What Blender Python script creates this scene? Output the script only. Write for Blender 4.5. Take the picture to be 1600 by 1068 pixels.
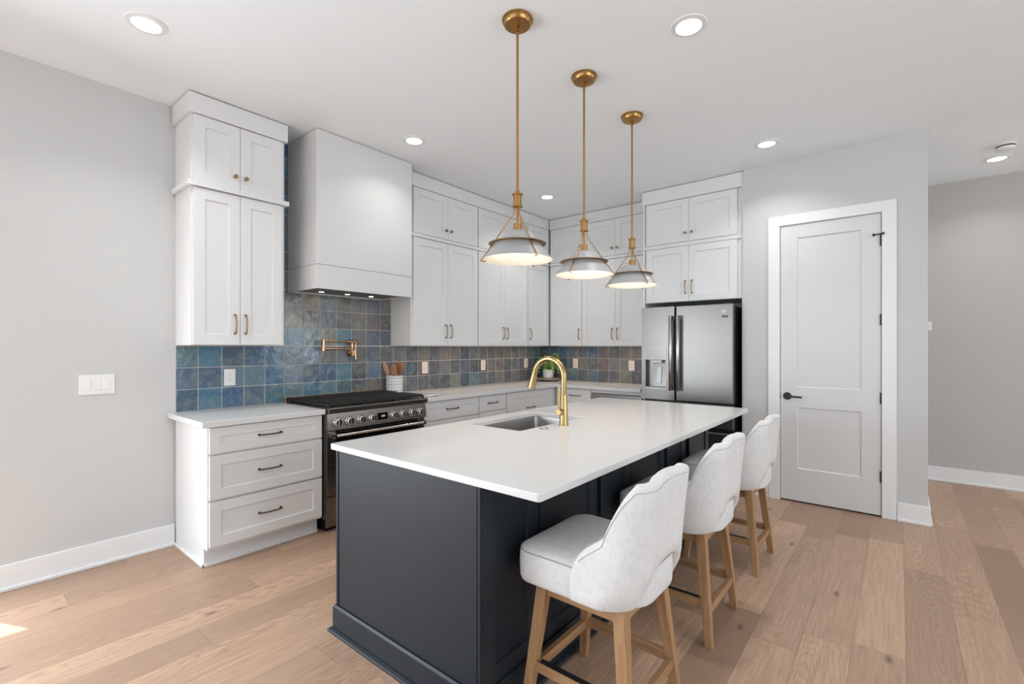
import bpy, bmesh, math, random
from mathutils import Vector, Matrix
from math import sin, cos, pi, radians, sqrt

random.seed(7)
S = bpy.context.scene
for o in list(bpy.data.objects):
    bpy.data.objects.remove(o)

# ------------------------------------------------------------------ camera
YAW = 0.6840
cam = bpy.data.cameras.new('camera')
cam.sensor_fit = 'HORIZONTAL'; cam.sensor_width = 36.0
cam.lens = 36.0 * 738.385 / 1600
cam.shift_x = -(802.55 - 800) / 1600
cam.shift_y = (541.47 - 534) / 1600
cam.clip_start = 0.05
camo = bpy.data.objects.new('camera', cam)
camo.location = (3.8991, -4.2652, 1.3691)
camo.rotation_euler = (pi / 2, 0, YAW)
S.collection.objects.link(camo)
S.camera = camo

# ------------------------------------------------------------------ world, sun, daylight, exposure
S.view_settings.view_transform = 'Standard'
S.view_settings.look = 'None'
S.view_settings.gamma = 1.0
S.view_settings.use_curve_mapping = False
S.view_settings.exposure = -0.54
W = bpy.data.worlds.new('sky'); S.world = W; W.use_nodes = True
W.node_tree.nodes['Background'].inputs[0].default_value = (0.80, 0.90, 1.0, 1)
W.node_tree.nodes['Background'].inputs[1].default_value = 1.6


def lamp(name, kind, loc, direction, energy, color=(1, 1, 1), size=None, size_y=None, shape=None, **kw):
    l = bpy.data.lights.new(name, kind)
    l.energy = energy; l.color = color
    if size is not None:
        l.size = size
    if size_y is not None:
        l.shape = 'RECTANGLE'; l.size_y = size_y
    if shape:
        l.shape = shape
    for k, v in kw.items():
        setattr(l, k, v)
    o = bpy.data.objects.new(name, l)
    o.location = loc
    o.rotation_euler = Vector(direction).to_track_quat('-Z', 'Y').to_euler()
    S.collection.objects.link(o)
    return o


sun = lamp('sun', 'SUN', (-3, -6, 8), (0.72, 0.343, -2.1), 11.0, (1.0, 0.97, 0.94), angle=0.009)
# daylight, plus an added side fill, entering by the window openings (the openings themselves are in the walls below)
DAY = (0.86, 0.94, 1.0)
lamp('daylight_patio', 'AREA', (-0.16, -5.60, 1.10), (1, 0.12, -0.42), 235, DAY, 2.45, 2.0)
lamp('daylight_rear_a', 'AREA', (1.90, -8.16, 1.45), (0, 1, -0.25), 48, DAY, 1.9, 2.1)
lamp('daylight_rear_b', 'AREA', (4.40, -8.16, 1.45), (0, 1, -0.1), 25, DAY, 1.9, 2.1)
lamp('side_fill', 'AREA', (8.06, -3.2, 1.85), (-1, 0, 0), 150, DAY, 4.0, 1.9)  # added side light, lifts the ceiling and the drawer fronts
lamp('daylight_hall', 'AREA', (8.06, 1.55, 1.85), (-1, 0, 0), 50, (1.0, 0.97, 0.93), 1.0, 1.9)

# ------------------------------------------------------------------ material helpers


def mat(name, col=(0.8, 0.8, 0.8), rough=0.5, metal=0.0, spec=0.5, emit=None, estr=0.0, coat=0.0):
    m = bpy.data.materials.new(name); m.use_nodes = True
    b = m.node_tree.nodes['Principled BSDF']
    b.inputs['Base Color'].default_value = (*col, 1)
    b.inputs['Roughness'].default_value = rough
    b.inputs['Metallic'].default_value = metal
    b.inputs['Specular IOR Level'].default_value = spec
    b.inputs['Coat Weight'].default_value = coat
    if emit:
        b.inputs['Emission Color'].default_value = (*emit, 1)
        b.inputs['Emission Strength'].default_value = estr
    return m


class NT:
    """small helper around a material's node tree"""
    def __init__(s, m):
        s.t = m.node_tree; s.n = s.t.nodes; s.l = s.t.links
        s.b = s.n['Principled BSDF']

    def new(s, typ, **kw):
        n = s.n.new(typ)
        for k, v in kw.items():
            setattr(n, k, v)
        return n

    def put(s, sock, v):
        if isinstance(v, bpy.types.NodeSocket):
            s.l.new(v, sock)
        elif v is not None:
            sock.default_value = v

    def math(s, op, a, b=None, clamp=False):
        n = s.new('ShaderNodeMath', operation=op, use_clamp=clamp)
        s.put(n.inputs[0], a)
        if b is not None:
            s.put(n.inputs[1], b)
        return n.outputs[0]

    def mix(s, fac, a, b, blend='MIX'):
        n = s.new('ShaderNodeMix', data_type='RGBA', blend_type=blend)
        s.put(n.inputs[0], fac)
        for i, v in ((6, a), (7, b)):
            s.put(n.inputs[i], (*v, 1) if isinstance(v, tuple) and len(v) == 3 else v)
        return n.outputs[2]

    def noise(s, vec, scale, detail=3.0, rough=0.5, dist=0.0):
        n = s.new('ShaderNodeTexNoise')
        s.put(n.inputs['Vector'], vec)
        n.inputs['Scale'].default_value = scale; n.inputs['Detail'].default_value = detail
        n.inputs['Roughness'].default_value = rough; n.inputs['Distortion'].default_value = dist
        return n.outputs['Fac']

    def mapping(s, vec, scale=(1, 1, 1), loc=(0, 0, 0)):
        n = s.new('ShaderNodeMapping')
        s.put(n.inputs[0], vec)
        n.inputs['Scale'].default_value = scale; n.inputs['Location'].default_value = loc
        return n.outputs[0]

    def coords(s, which='Object'):
        return s.new('ShaderNodeTexCoord').outputs[which]

    def ramp(s, fac, stops):
        n = s.new('ShaderNodeValToRGB')
        s.put(n.inputs[0], fac)
        e = n.color_ramp.elements
        while len(e) < len(stops):
            e.new(0.5)
        for i, (p, c) in enumerate(stops):
            e[i].position = p; e[i].color = (*c, 1) if len(c) == 3 else c
        return n.outputs[0]

    def bump(s, h, strength=0.2, dist=0.01):
        n = s.new('ShaderNodeBump')
        n.inputs['Strength'].default_value = strength; n.inputs['Distance'].default_value = dist
        s.put(n.inputs['Height'], h)
        s.l.new(n.outputs[0], s.b.inputs['Normal'])
        return n


def paint(name, col, rough=0.5, bump=0.03, scale=350):
    m = mat(name, col, rough)
    t = NT(m)
    co = t.coords()
    t.bump(t.noise(co, scale, 2), bump, 0.002)
    v = t.noise(co, 1.3, 2)
    t.put(t.b.inputs['Base Color'], t.mix(v, tuple(c * 0.985 for c in col), tuple(min(1, c * 1.015) for c in col)))
    return m


def brushed(name, col, rough=0.28, axis='z', var=0.12, metal=1.0, bump=0.004):
    m = mat(name, col, rough, metal)
    t = NT(m)
    sc = {'z': (260, 260, 2.0), 'x': (2.0, 260, 260), 'y': (260, 2.0, 260)}[axis]
    n = t.noise(t.mapping(t.coords(), sc), 1.0, 3)
    t.put(t.b.inputs['Roughness'], t.math('ADD', t.math('MULTIPLY', n, var), rough - var / 2))
    t.put(t.b.inputs['Base Color'], t.mix(n, tuple(c * 0.9 for c in col), tuple(min(1, c * 1.1) for c in col)))
    t.bump(n, bump, 0.001)
    return m


M = {}
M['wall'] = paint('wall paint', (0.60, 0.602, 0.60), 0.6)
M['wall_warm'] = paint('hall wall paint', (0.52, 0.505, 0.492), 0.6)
M['ceiling'] = paint('ceiling paint', (0.89, 0.93, 0.96), 0.7)
M['trim'] = paint('trim paint', (0.84, 0.845, 0.85), 0.35, 0.01)
M['cabinet'] = paint('cabinet paint', (0.78, 0.782, 0.782), 0.32, 0.01)
M['door'] = paint('door paint', (0.70, 0.702, 0.702), 0.38, 0.01)
M['hood'] = paint('hood paint', (0.72, 0.718, 0.715), 0.38, 0.01)
M['island'] = paint('charcoal island paint', (0.0140, 0.0195, 0.0270), 0.42, 0.01)
M['island'].node_tree.nodes['Principled BSDF'].inputs['Specular IOR Level'].default_value = 0.3
M['quartz'] = mat('white quartz', (0.74, 0.73, 0.72), 0.20)
t = NT(M['quartz']); co = t.coords()
t.put(t.b.inputs['Base Color'], t.mix(t.math('MULTIPLY', t.noise(co, 3.0, 6, 0.6, 1.2), 0.7), (0.72, 0.715, 0.71), (0.68, 0.675, 0.67)))
M['brass'] = brushed('aged brass', (0.41, 0.232, 0.082), 0.30, 'z')
M['gold'] = brushed('champagne gold', (0.43, 0.305, 0.142), 0.27, 'z', 0.06)
M['copper'] = brushed('rose gold', (0.62, 0.40, 0.24), 0.22, 'y', 0.08)
M['pull'] = brushed('antique brass pull', (0.36, 0.235, 0.12), 0.32, 'z')
M['bronze'] = brushed('dark bronze pull', (0.13, 0.095, 0.065), 0.35, 'y')
M['black'] = mat('black metal', (0.012, 0.012, 0.013), 0.45)
M['iron'] = mat('cast iron', (0.008, 0.008, 0.0085), 0.5)
M['dark'] = mat('dark gap', (0.006, 0.006, 0.007), 0.7)
M['fridge_side'] = mat('black fridge side', (0.012, 0.012, 0.016), 0.4)
M['steel'] = brushed('stainless steel', (0.25, 0.24, 0.232), 0.33, 'z', 0.12)
M['steel_h'] = brushed('stainless steel horizontal', (0.215, 0.20, 0.188), 0.29, 'y', 0.12)
M['steel_dw'] = brushed('stainless dishwasher', (0.33, 0.325, 0.32), 0.34, 'x', 0.12)
M['chrome'] = mat('polished steel', (0.80, 0.79, 0.78), 0.12, 1.0)
M['handle'] = mat('dark polished handle', (0.42, 0.41, 0.40), 0.18, 1.0)
M['sink'] = brushed('sink steel', (0.33, 0.32, 0.31), 0.33, 'x', 0.1)
M['ovenglass'] = mat('dark oven glass', (0.008, 0.006, 0.006), 0.06)
M['plastic'] = mat('white plastic', (0.82, 0.82, 0.81), 0.3)
M['plate_warm_lit'] = mat('warm-lit plate', (0.80, 0.72, 0.66), 0.35)  # warm under-cabinet light painted into the outlet colour
M['slot'] = mat('outlet slot', (0.05, 0.05, 0.05), 0.5)
M['shade'] = mat('light grey enamel', (0.37, 0.373, 0.375), 0.36)
M['shade_in'] = mat('white enamel inside', (0.90, 0.87, 0.80), 0.5)
M['bulb'] = mat('warm bulb', (1, 0.9, 0.75), 0.4, emit=(1.0, 0.82, 0.58), estr=9)
M['lens'] = mat('led lens', (1, 1, 1), 0.4, emit=(1.0, 0.985, 0.96), estr=9)
M['lamp_warm'] = mat('hood led', (1, 0.9, 0.7), 0.4, emit=(1.0, 0.80, 0.52), estr=12)
M['screen'] = mat('display glass', (0.005, 0.005, 0.006), 0.08)
M['digits'] = mat('display digits', (0.6, 0.7, 0.8), 0.4, emit=(0.7, 0.85, 1.0), estr=1.3)
M['grout'] = paint('grout', (0.66, 0.63, 0.605), 0.85, 0.1)
M['ceramic'] = mat('white ceramic', (0.78, 0.775, 0.77), 0.25)
M['leaf'] = mat('fern green', (0.10, 0.20, 0.035), 0.5)
t = NT(M['leaf']); t.put(t.b.inputs['Base Color'], t.mix(t.noise(t.coords(), 30, 2), (0.07, 0.17, 0.025), (0.30, 0.46, 0.09)))
M['soil'] = mat('soil', (0.03, 0.02, 0.015), 0.9)
M['label'] = mat('dark sticker', (0.06, 0.06, 0.065), 0.4)
M['emblem'] = mat('white emblem', (0.85, 0.85, 0.85), 0.3)
M['marble'] = mat('white marble', (0.74, 0.73, 0.72), 0.2)
t = NT(M['marble']); t.put(t.b.inputs['Base Color'], t.ramp(t.noise(t.coords(), 7, 6, 0.65, 2.0), [(0.40, (0.76, 0.75, 0.74)), (0.5, (0.50, 0.49, 0.48)), (0.56, (0.76, 0.75, 0.74))]))


def wood(name, a, b, axis='z', scale=1.0, rough=0.5):
    m = mat(name, a, rough)
    t = NT(m)
    sc = {'z': (38, 38, 2.2), 'x': (2.2, 38, 38), 'y': (38, 2.2, 38)}[axis]
    co = t.mapping(t.coords(), tuple(v * scale for v in sc))
    n = t.noise(co, 1.0, 5, 0.6, 0.6)
    t.put(t.b.inputs['Base Color'], t.ramp(n, [(0.25, b), (0.5, a), (0.75, tuple(min(1, v * 1.18) for v in a))]))
    t.bump(n, 0.08, 0.002)
    return m


M['oak'] = wood('oiled oak', (0.39, 0.222, 0.105), (0.235, 0.125, 0.058), 'z')
M['oak_x'] = wood('oiled oak rail', (0.37, 0.21, 0.10), (0.225, 0.12, 0.058), 'x')
M['oak_y'] = wood('oiled oak cross rail', (0.37, 0.21, 0.10), (0.225, 0.12, 0.058), 'y')
M['tray'] = wood('weathered wood', (0.30, 0.22, 0.17), (0.16, 0.11, 0.085), 'x', 1.5)
M['spoon_pale'] = wood('pale wood', (0.46, 0.27, 0.16), (0.36, 0.2, 0.11), 'z', 2)
M['spoon_red'] = wood('cherry wood', (0.40, 0.155, 0.06), (0.28, 0.10, 0.04), 'z', 2)


def fabric_mat():
    m = mat('light grey linen', (0.62, 0.61, 0.605), 0.95, spec=0.15)
    t = NT(m)
    co = t.coords()
    a = t.noise(t.mapping(co, (260, 260, 30)), 1.0, 2)
    b = t.noise(t.mapping(co, (40, 40, 420)), 1.0, 2)
    c = t.noise(co, 14, 3)
    h = t.math('ADD', a, b)
    f = t.math('ADD', t.math('MULTIPLY', h, 0.42), t.math('MULTIPLY', c, 0.16))
    t.put(t.b.inputs['Base Color'], t.ramp(f, [(0.30, (0.58, 0.575, 0.57)), (0.5, (0.71, 0.705, 0.70)), (0.7, (0.77, 0.765, 0.76))]))
    t.b.inputs['Sheen Weight'].default_value = 0.15
    t.bump(h, 0.25, 0.0015)
    return m


M['fabric'] = fabric_mat()
M['seam'] = mat('stitched seam', (0.42, 0.41, 0.405), 0.95, spec=0.1)


def floor_mat():
    m = mat('oak plank floor', (0.5, 0.36, 0.27), 0.42)
    t = NT(m)
    co = t.coords()
    s = t.new('ShaderNodeSeparateXYZ'); t.l.new(co, s.inputs[0])
    x, y = s.outputs[0], s.outputs[1]
    PW, PL = 0.19, 1.55
    u = t.math('DIVIDE', t.math('ADD', x, 0.066), PW)
    row = t.math('FLOOR', u)
    wn = t.new('ShaderNodeTexWhiteNoise', noise_dimensions='1D'); t.l.new(row, wn.inputs['W'])
    v = t.math('ADD', t.math('DIVIDE', y, PL), t.math('MULTIPLY', wn.outputs[0], 7.3))
    col = t.math('FLOOR', v)
    cv = t.new('ShaderNodeCombineXYZ'); t.l.new(row, cv.inputs[0]); t.l.new(col, cv.inputs[1])
    pid = t.new('ShaderNodeTexWhiteNoise', noise_dimensions='2D'); t.l.new(cv.outputs[0], pid.inputs['Vector'])
    r = pid.outputs['Value']
    # grain, shifted per plank
    sh = t.new('ShaderNodeVectorMath', operation='ADD')
    t.l.new(co, sh.inputs[0])
    sc = t.new('ShaderNodeVectorMath', operation='SCALE'); t.l.new(pid.outputs['Color'], sc.inputs[0]); sc.inputs['Scale'].default_value = 13
    t.l.new(sc.outputs[0], sh.inputs[1])
    g1 = t.noise(t.mapping(sh.outputs[0], (34, 1.7, 1)), 1.0, 7, 0.64, 2.0)
    # oval growth rings (cathedral figure), centred differently on every plank
    sp = t.new('ShaderNodeSeparateColor'); t.l.new(pid.outputs['Color'], sp.inputs[0])
    lu = t.math('ADD', t.math('MULTIPLY', t.math('SUBTRACT', t.math('FRACT', u), 0.5), PW), t.math('MULTIPLY', t.math('SUBTRACT', sp.outputs[0], 0.5), 0.13))
    lv = t.math('ADD', t.math('MULTIPLY', t.math('SUBTRACT', t.math('FRACT', v), 0.5), PL * 0.13), t.math('MULTIPLY', t.math('SUBTRACT', sp.outputs[1], 0.5), 0.12))
    rr = t.math('SQRT', t.math('ADD', t.math('MULTIPLY', lu, lu), t.math('MULTIPLY', lv, lv)))
    rr = t.math('ADD', rr, t.math('MULTIPLY', t.noise(t.mapping(sh.outputs[0], (9, 1.6, 1)), 1.0, 4, 0.55), 0.085))
    rg = t.math('ADD', t.math('MULTIPLY', t.math('SINE', t.math('MULTIPLY', rr, 2 * pi / 0.0125)), 0.5), 0.5)
    wvf = t.math('MULTIPLY', t.math('POWER', rg, 2.5), t.math('MULTIPLY', sp.outputs[2], 0.40))
    g2 = t.noise(t.mapping(sh.outputs[0], (120, 4, 1)), 1.0, 3, 0.6)
    blot = t.noise(t.mapping(sh.outputs[0], (4.5, 1.6, 1)), 1.0, 3)
    base = t.ramp(r, [(0.0, (0.281, 0.179, 0.121)), (0.3, (0.393, 0.254, 0.173)), (0.7, (0.500, 0.327, 0.224)), (1.0, (0.621, 0.414, 0.281))])
    c = t.mix(t.math('MULTIPLY', t.math('SUBTRACT', 0.58, g1, True), 1.5, True), base, (0.218, 0.130, 0.083))
    c = t.mix(t.math('MULTIPLY', t.math('SUBTRACT', g2, 0.42, True), 1.6, True), c, (0.252, 0.155, 0.101))
    c = t.mix(t.math('MULTIPLY', blot, 0.30), c, (0.582, 0.399, 0.281))
    c = t.mix(wvf, c, (0.233, 0.143, 0.094))
    vor = t.new('ShaderNodeTexVoronoi', feature='F1', voronoi_dimensions='2D')
    t.put(vor.inputs['Vector'], t.mapping(sh.outputs[0], (2.1, 0.85, 1)))
    vor.inputs['Scale'].default_value = 1.0
    kn = t.math('LESS_THAN', vor.outputs['Distance'], 0.030)
    knm = t.math('MULTIPLY', t.math('SUBTRACT', 1.0, t.math('DIVIDE', vor.outputs['Distance'], 0.040), True), 0.95)
    c = t.mix(knm, c, (0.113, 0.067, 0.041))
    # seams
    fu = t.math('ABSOLUTE', t.math('SUBTRACT', t.math('FRACT', u), 0.5))
    fv = t.math('ABSOLUTE', t.math('SUBTRACT', t.math('FRACT', v), 0.5))
    su = t.math('GREATER_THAN', fu, 0.5 - 0.0011 / PW)
    sv = t.math('GREATER_THAN', fv, 0.5 - 0.0011 / PL)
    sm = t.math('MAXIMUM', su, sv)
    c = t.mix(t.math('MULTIPLY', sm, 0.65), c, (0.15, 0.10, 0.075))
    t.put(t.b.inputs['Base Color'], c)
    t.put(t.b.inputs['Roughness'], t.math('ADD', t.math('MULTIPLY', g1, 0.2), 0.33))
    t.bump(t.math('SUBTRACT', t.math('MULTIPLY', g1, 0.15), sm), 0.25, 0.002)
    return m


M['floor'] = floor_mat()


def tile_mat():
    m = mat('glazed handmade tile', (0.1, 0.2, 0.3), 0.14)
    t = NT(m)
    at = t.new('ShaderNodeAttribute', attribute_name='glaze')
    co = t.coords()
    n = t.noise(co, 13, 4, 0.55, 0.8)
    n2 = t.noise(co, 42, 3, 0.6)
    f = t.math('ADD', t.math('MULTIPLY', n, 0.75), t.math('MULTIPLY', n2, 0.25))
    lite = t.mix(0.55, at.outputs['Color'], (0.36, 0.40, 0.26))
    dark = t.mix(0.5, at.outputs['Color'], (0.03, 0.06, 0.09))
    c = t.mix(t.math('MULTIPLY', t.math('SUBTRACT', 0.47, f, True), 3.4, True), at.outputs['Color'], dark)
    c = t.mix(t.math('MULTIPLY', t.math('SUBTRACT', f, 0.47, True), 3.2, True), c, lite)
    t.put(t.b.inputs['Base Color'], c)
    t.bump(t.noise(co, 16, 3), 0.22, 0.012)
    return m


M['tile'] = tile_mat()

# crock decoration: grey bands with rows of small diamonds
m = M['crock'] = mat('patterned stoneware', (0.75, 0.75, 0.74), 0.45)
t = NT(m); co = t.coords()
s = t.new('ShaderNodeSeparateXYZ'); t.l.new(co, s.inputs[0])
ang = t.math('DIVIDE', t.math('ARCTAN2', s.outputs[1], s.outputs[0]), 2 * pi / 22)
ax = t.math('ABSOLUTE', t.math('SUBTRACT', t.math('FRACT', ang), 0.5))
zz = t.math('DIVIDE', t.math('SUBTRACT', s.outputs[2], 0.008), 0.058)
fz = t.math('ABSOLUTE', t.math('SUBTRACT', t.math('FRACT', zz), 0.5))
dd = t.math('ADD', ax, t.math('MULTIPLY', fz, 2.4))
dia = t.math('MULTIPLY', t.math('GREATER_THAN', dd, 0.16), t.math('LESS_THAN', dd, 0.34))
band = t.math('MULTIPLY', t.math('GREATER_THAN', fz, 0.36), 0.38)
c = t.mix(band, (0.78, 0.78, 0.775), (0.42, 0.43, 0.44))
t.put(t.b.inputs['Base Color'], t.mix(dia, c, (0.10, 0.11, 0.13)))

# ------------------------------------------------------------------ mesh helpers
I4 = Matrix.Identity(4)


def BM():
    return bmesh.new()


def box(bm, x0, x1, y0, y1, z0, z1, T=None):
    vs = [bm.verts.new(Vector((x, y, z)) if T is None else T @ Vector((x, y, z)))
          for x in (x0, x1) for y in (y0, y1) for z in (z0, z1)]
    for f in ((0, 1, 3, 2), (4, 6, 7, 5), (0, 4, 5, 1), (2, 3, 7, 6), (0, 2, 6, 4), (1, 5, 7, 3)):
        bm.faces.new([vs[i] for i in f])
    return vs


def rings(bm, loops, cap0=True, cap1=True, closed=True):
    """skin successive loops of equal length"""
    R = [[bm.verts.new(Vector(p)) for p in L] for L in loops]
    n = len(R[0])
    for a, b in zip(R, R[1:]):
        for i in range(n if closed else n - 1):
            j = (i + 1) % n
            bm.faces.new((a[i], a[j], b[j], b[i]))
    if cap0:
        bm.faces.new(R[0][::-1])
    if cap1:
        bm.faces.new(R[-1])
    return R


def lathe(bm, prof, c=(0, 0, 0), n=32, axis='z', cap0=False, cap1=False):
    loops = []
    for r, h in prof:
        L = []
        for i in range(n):
            a = 2 * pi * i / n
            p = (r * cos(a), r * sin(a), h)
            if axis == 'x':
                p = (h, r * cos(a), r * sin(a))
            elif axis == 'y':
                p = (r * cos(a), h, r * sin(a))
            L.append((c[0] + p[0], c[1] + p[1], c[2] + p[2]))
        loops.append(L)
    rings(bm, loops, cap0, cap1)


def cyl(bm, r, h0, h1, c=(0, 0, 0), n=24, axis='z', r2=None):
    lathe(bm, [(r, h0), (r if r2 is None else r2, h1)], c, n, axis, True, True)


def tube(bm, path, r, n=10, rb=None, closed=False, radii=None):
    """sweep an ellipse (r, rb) along a polyline"""
    P = [Vector(p) for p in path]
    k = len(P)
    tang = []
    for i in range(k):
        a = P[(i - 1) % k] if (closed or i > 0) else P[i]
        b = P[(i + 1) % k] if (closed or i < k - 1) else P[i]
        tang.append((b - a).normalized())
    up = Vector((0, 0, 1)) if abs(tang[0].z) < 0.9 else Vector((1, 0, 0))
    u = tang[0].cross(up).normalized()
    loops = []
    for i in range(k):
        if i:
            q = tang[i - 1].rotation_difference(tang[i]); u = (q @ u).normalized()
        w = tang[i].cross(u).normalized()
        rr = radii[i] if radii else r
        r2 = (rb if rb is not None else r) * (rr / r)
        loops.append([P[i] + u * (rr * cos(2 * pi * j / n)) + w * (r2 * sin(2 * pi * j / n)) for j in range(n)])
    if closed:
        loops.append(loops[0])
        R = rings(bm, loops, False, False)
        bmesh.ops.remove_doubles(bm, verts=bm.verts, dist=1e-6)
    else:
        rings(bm, loops)


def sm(o, ang=35):
    for p in o.data.polygons:
        p.use_smooth = True
    md = o.modifiers.new('es', 'EDGE_SPLIT') if False else None
    o.data.set_sharp_from_angle(angle=radians(ang))


def obj(name, bm, material, parent=None, bevel=0.0, smooth=False, segs=2, ang=35):
    """ONE mesh object; with a parent, coordinates are those of the parent's thing"""
    bmesh.ops.recalc_face_normals(bm, faces=bm.faces)
    me = bpy.data.meshes.new(name)
    bm.to_mesh(me); bm.free()
    me.materials.append(material if not isinstance(material, str) else M[material])
    o = bpy.data.objects.new(name, me)
    S.collection.objects.link(o)
    if parent is not None:
        o.parent = parent
    if bevel:
        b = o.modifiers.new('bevel', 'BEVEL'); b.width = bevel; b.segments = segs
        b.limit_method = 'ANGLE'; b.angle_limit = radians(40); b.harden_normals = False
    if smooth:
        sm(o, ang)
    return o


def thing(name, label, cat, loc=(0, 0, 0), rz=0.0, group=None):
    o = bpy.data.objects.new(name, None)
    o.empty_display_size = 0.1
    o.location = loc; o.rotation_euler = (0, 0, rz)
    S.collection.objects.link(o)
    return tag(o, label, cat, group)


def tag(o, label, cat, group=None):
    o['label'] = label; o['category'] = cat
    if group:
        o['group'] = group
    return o


def struct(o, label=None, cat=None):
    o['kind'] = 'structure'
    if label:
        o['label'] = label
    if cat:
        o['category'] = cat
    return o


def dup(root, loc, rz=0.0, label=None):
    r = root.copy(); S.collection.objects.link(r)
    r.location = loc; r.rotation_euler = (0, 0, rz)
    if label:
        r['label'] = label
    for ch in list(root.children):
        c = ch.copy(); S.collection.objects.link(c); c.parent = r
        for g in ch.children:
            d = g.copy(); S.collection.objects.link(d); d.parent = c
    return r


# ------------------------------------------------------------------ the room
H = 3.0315            # ceiling height
YC = 1.1825           # wall behind the refrigerator run
YD = 0.547            # face of the pantry wall
XE = 4.072            # end of the pantry wall
YF = 2.24             # far hall wall
XR, YB = 8.0, -8.1    # side wall and wall behind the camera (out of frame)

bm = BM(); box(bm, -0.12, XR + 0.12, YB - 0.12, YF + 0.12, -0.1, 0.0)
struct(obj('floor', bm, 'floor'), 'light oak plank floor running towards the refrigerator wall', 'floor')
bm = BM(); box(bm, -0.12, XR + 0.12, YB - 0.12, YF + 0.12, H, H + 0.1)
struct(obj('ceiling', bm, 'ceiling'), 'flat white painted ceiling over the whole kitchen', 'ceiling')
# left wall with the glazed door opening beside the camera's left
bm = BM()
PY0, PY1, PH = -6.90, -4.235, 2.15
box(bm, -0.12, 0, PY1, YC + 0.12, 0, H); box(bm, -0.12, 0, YB - 0.12, PY0, 0, H); box(bm, -0.12, 0, PY0, PY1, PH, H)
struct(obj('wall_left', bm, 'wall'), 'pale grey wall left of the white cabinets', 'wall')
bm = BM(); box(bm, 0, 2.76, YC, YC + 0.12, 0, H)
struct(obj('wall_back', bm, 'wall'), 'wall behind the refrigerator and corner cabinets', 'wall')
# pantry wall with its door opening and return
DX0, DX1, DH = 3.068, 3.795, 2.452
bm = BM()
box(bm, 2.762, DX0, YD, YD + 0.12, 0, H); box(bm, DX1, XE, YD, YD + 0.12, 0, H); box(bm, DX0, DX1, YD, YD + 0.12, DH, H)
box(bm, XE - 0.12, XE, YD + 0.12, YF, 0, H)
box(bm, 2.762, 2.80, YD + 0.12, YF, 0, H)
struct(obj('wall_right', bm, 'wall'), 'pale grey wall around the white pantry door', 'wall')
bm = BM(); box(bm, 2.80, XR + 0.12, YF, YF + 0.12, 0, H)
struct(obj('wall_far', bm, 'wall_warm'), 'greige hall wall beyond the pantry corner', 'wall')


def wall_with_windows(name, axis, c0, c1, lo, hi, wins, z0, z1):
    bm = BM()

    def seg(a, b, za, zb):
        if axis == 'y':
            box(bm, a, b, c0, c1, za, zb)
        else:
            box(bm, c0, c1, a, b, za, zb)
    e = lo
    for a, b in wins:
        seg(e, a, 0, H); seg(a, b, 0, z0); seg(a, b, z1, H); e = b
    seg(e, hi, 0, H)
    return struct(obj(name, bm, 'trim'))  # unseen walls in bright white to bounce more light


wall_with_windows('wall_front', 'y', YB - 0.12, YB, 0, XR, [(0.95, 2.85), (3.45, 5.35)], 0.40, 2.50)
wall_with_windows('wall_side', 'x', XR, XR + 0.12, YB, YF, [(-5.2, -1.2), (1.05, 2.05)], 0.90, 2.80)  # the long opening is added to let in the side fill


def window_frame(name, axis, c, a, b, z0, z1, mull):
    bm = BM(); w = 0.05

    def fb(a0, a1, za, zb):
        if axis == 'y':
            box(bm, a0, a1, c - 0.03, c + 0.03, za, zb)
        else:
            box(bm, c - 0.03, c + 0.03, a0, a1, za, zb)
    fb(a, a + w, z0, z1); fb(b - w, b, z0, z1); fb(a + w, b - w, z0, z0 + w); fb(a + w, b - w, z1 - w, z1)
    for k in range(1, mull):
        q = a + (b - a) * k / mull
        fb(q - w / 2, q + w / 2, z0 + w, z1 - w)
    return struct(obj(name, bm, 'trim'))


window_frame('window_1', 'y', YB - 0.06, 0.95, 2.85, 0.40, 2.50, 2)
window_frame('window_2', 'y', YB - 0.06, 3.45, 5.35, 0.40, 2.50, 2)
window_frame('fill_window', 'x', XR + 0.06, -5.2, -1.2, 0.90, 2.80, 4)  # unseen window, added to carry the side fill
window_frame('window_4', 'x', XR + 0.06, 1.05, 2.05, 0.90, 2.80, 1)


window_frame('window_5', 'x', -0.06, PY0, PY1, 0.0, PH, 3)


def baseboard(name, pts, z=0.145, t=0.015):
    """pts: list of (x0,x1,y0,y1, shoe side)"""
    bm = BM()
    for x0, x1, y0, y1, sx, sy in pts:
        box(bm, x0, x1, y0, y1, 0, z)
        bx0, bx1, by0, by1 = x0, x1, y0, y1
        if sx > 0: bx0, bx1 = x1, x1 + 0.012
        if sx < 0: bx0, bx1 = x0 - 0.012, x0
        if sy > 0: by0, by1 = y1, y1 + 0.012
        if sy < 0: by0, by1 = y0 - 0.012, y0
        box(bm, bx0, bx1, by0, by1, 0, 0.02)
    return struct(obj(name, bm, 'trim', bevel=0.003))


baseboard('baseboard_left', [(0, 0.016, PY1, -3.212, 1, 0)])
baseboard('baseboard_right', [(3.888, XE + 0.016, YD - 0.016, YD, 0, -1), (XE, XE + 0.016, YD, YF - 0.017, 1, 0), (2.80, 2.975, YD - 0.016, YD, 0, -1)])
baseboard('baseboard_far', [(XE, XR, YF - 0.016, YF, 0, -1)])

# pantry door
door = struct(thing('door_1', 'white two-panel pantry door with black lever in white casing', 'door', (3.43, YD, 0)))
o0 = Vector((3.43, YD, 0))


def L(v):  # world -> door local
    return tuple(Vector(v) - o0)


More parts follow.
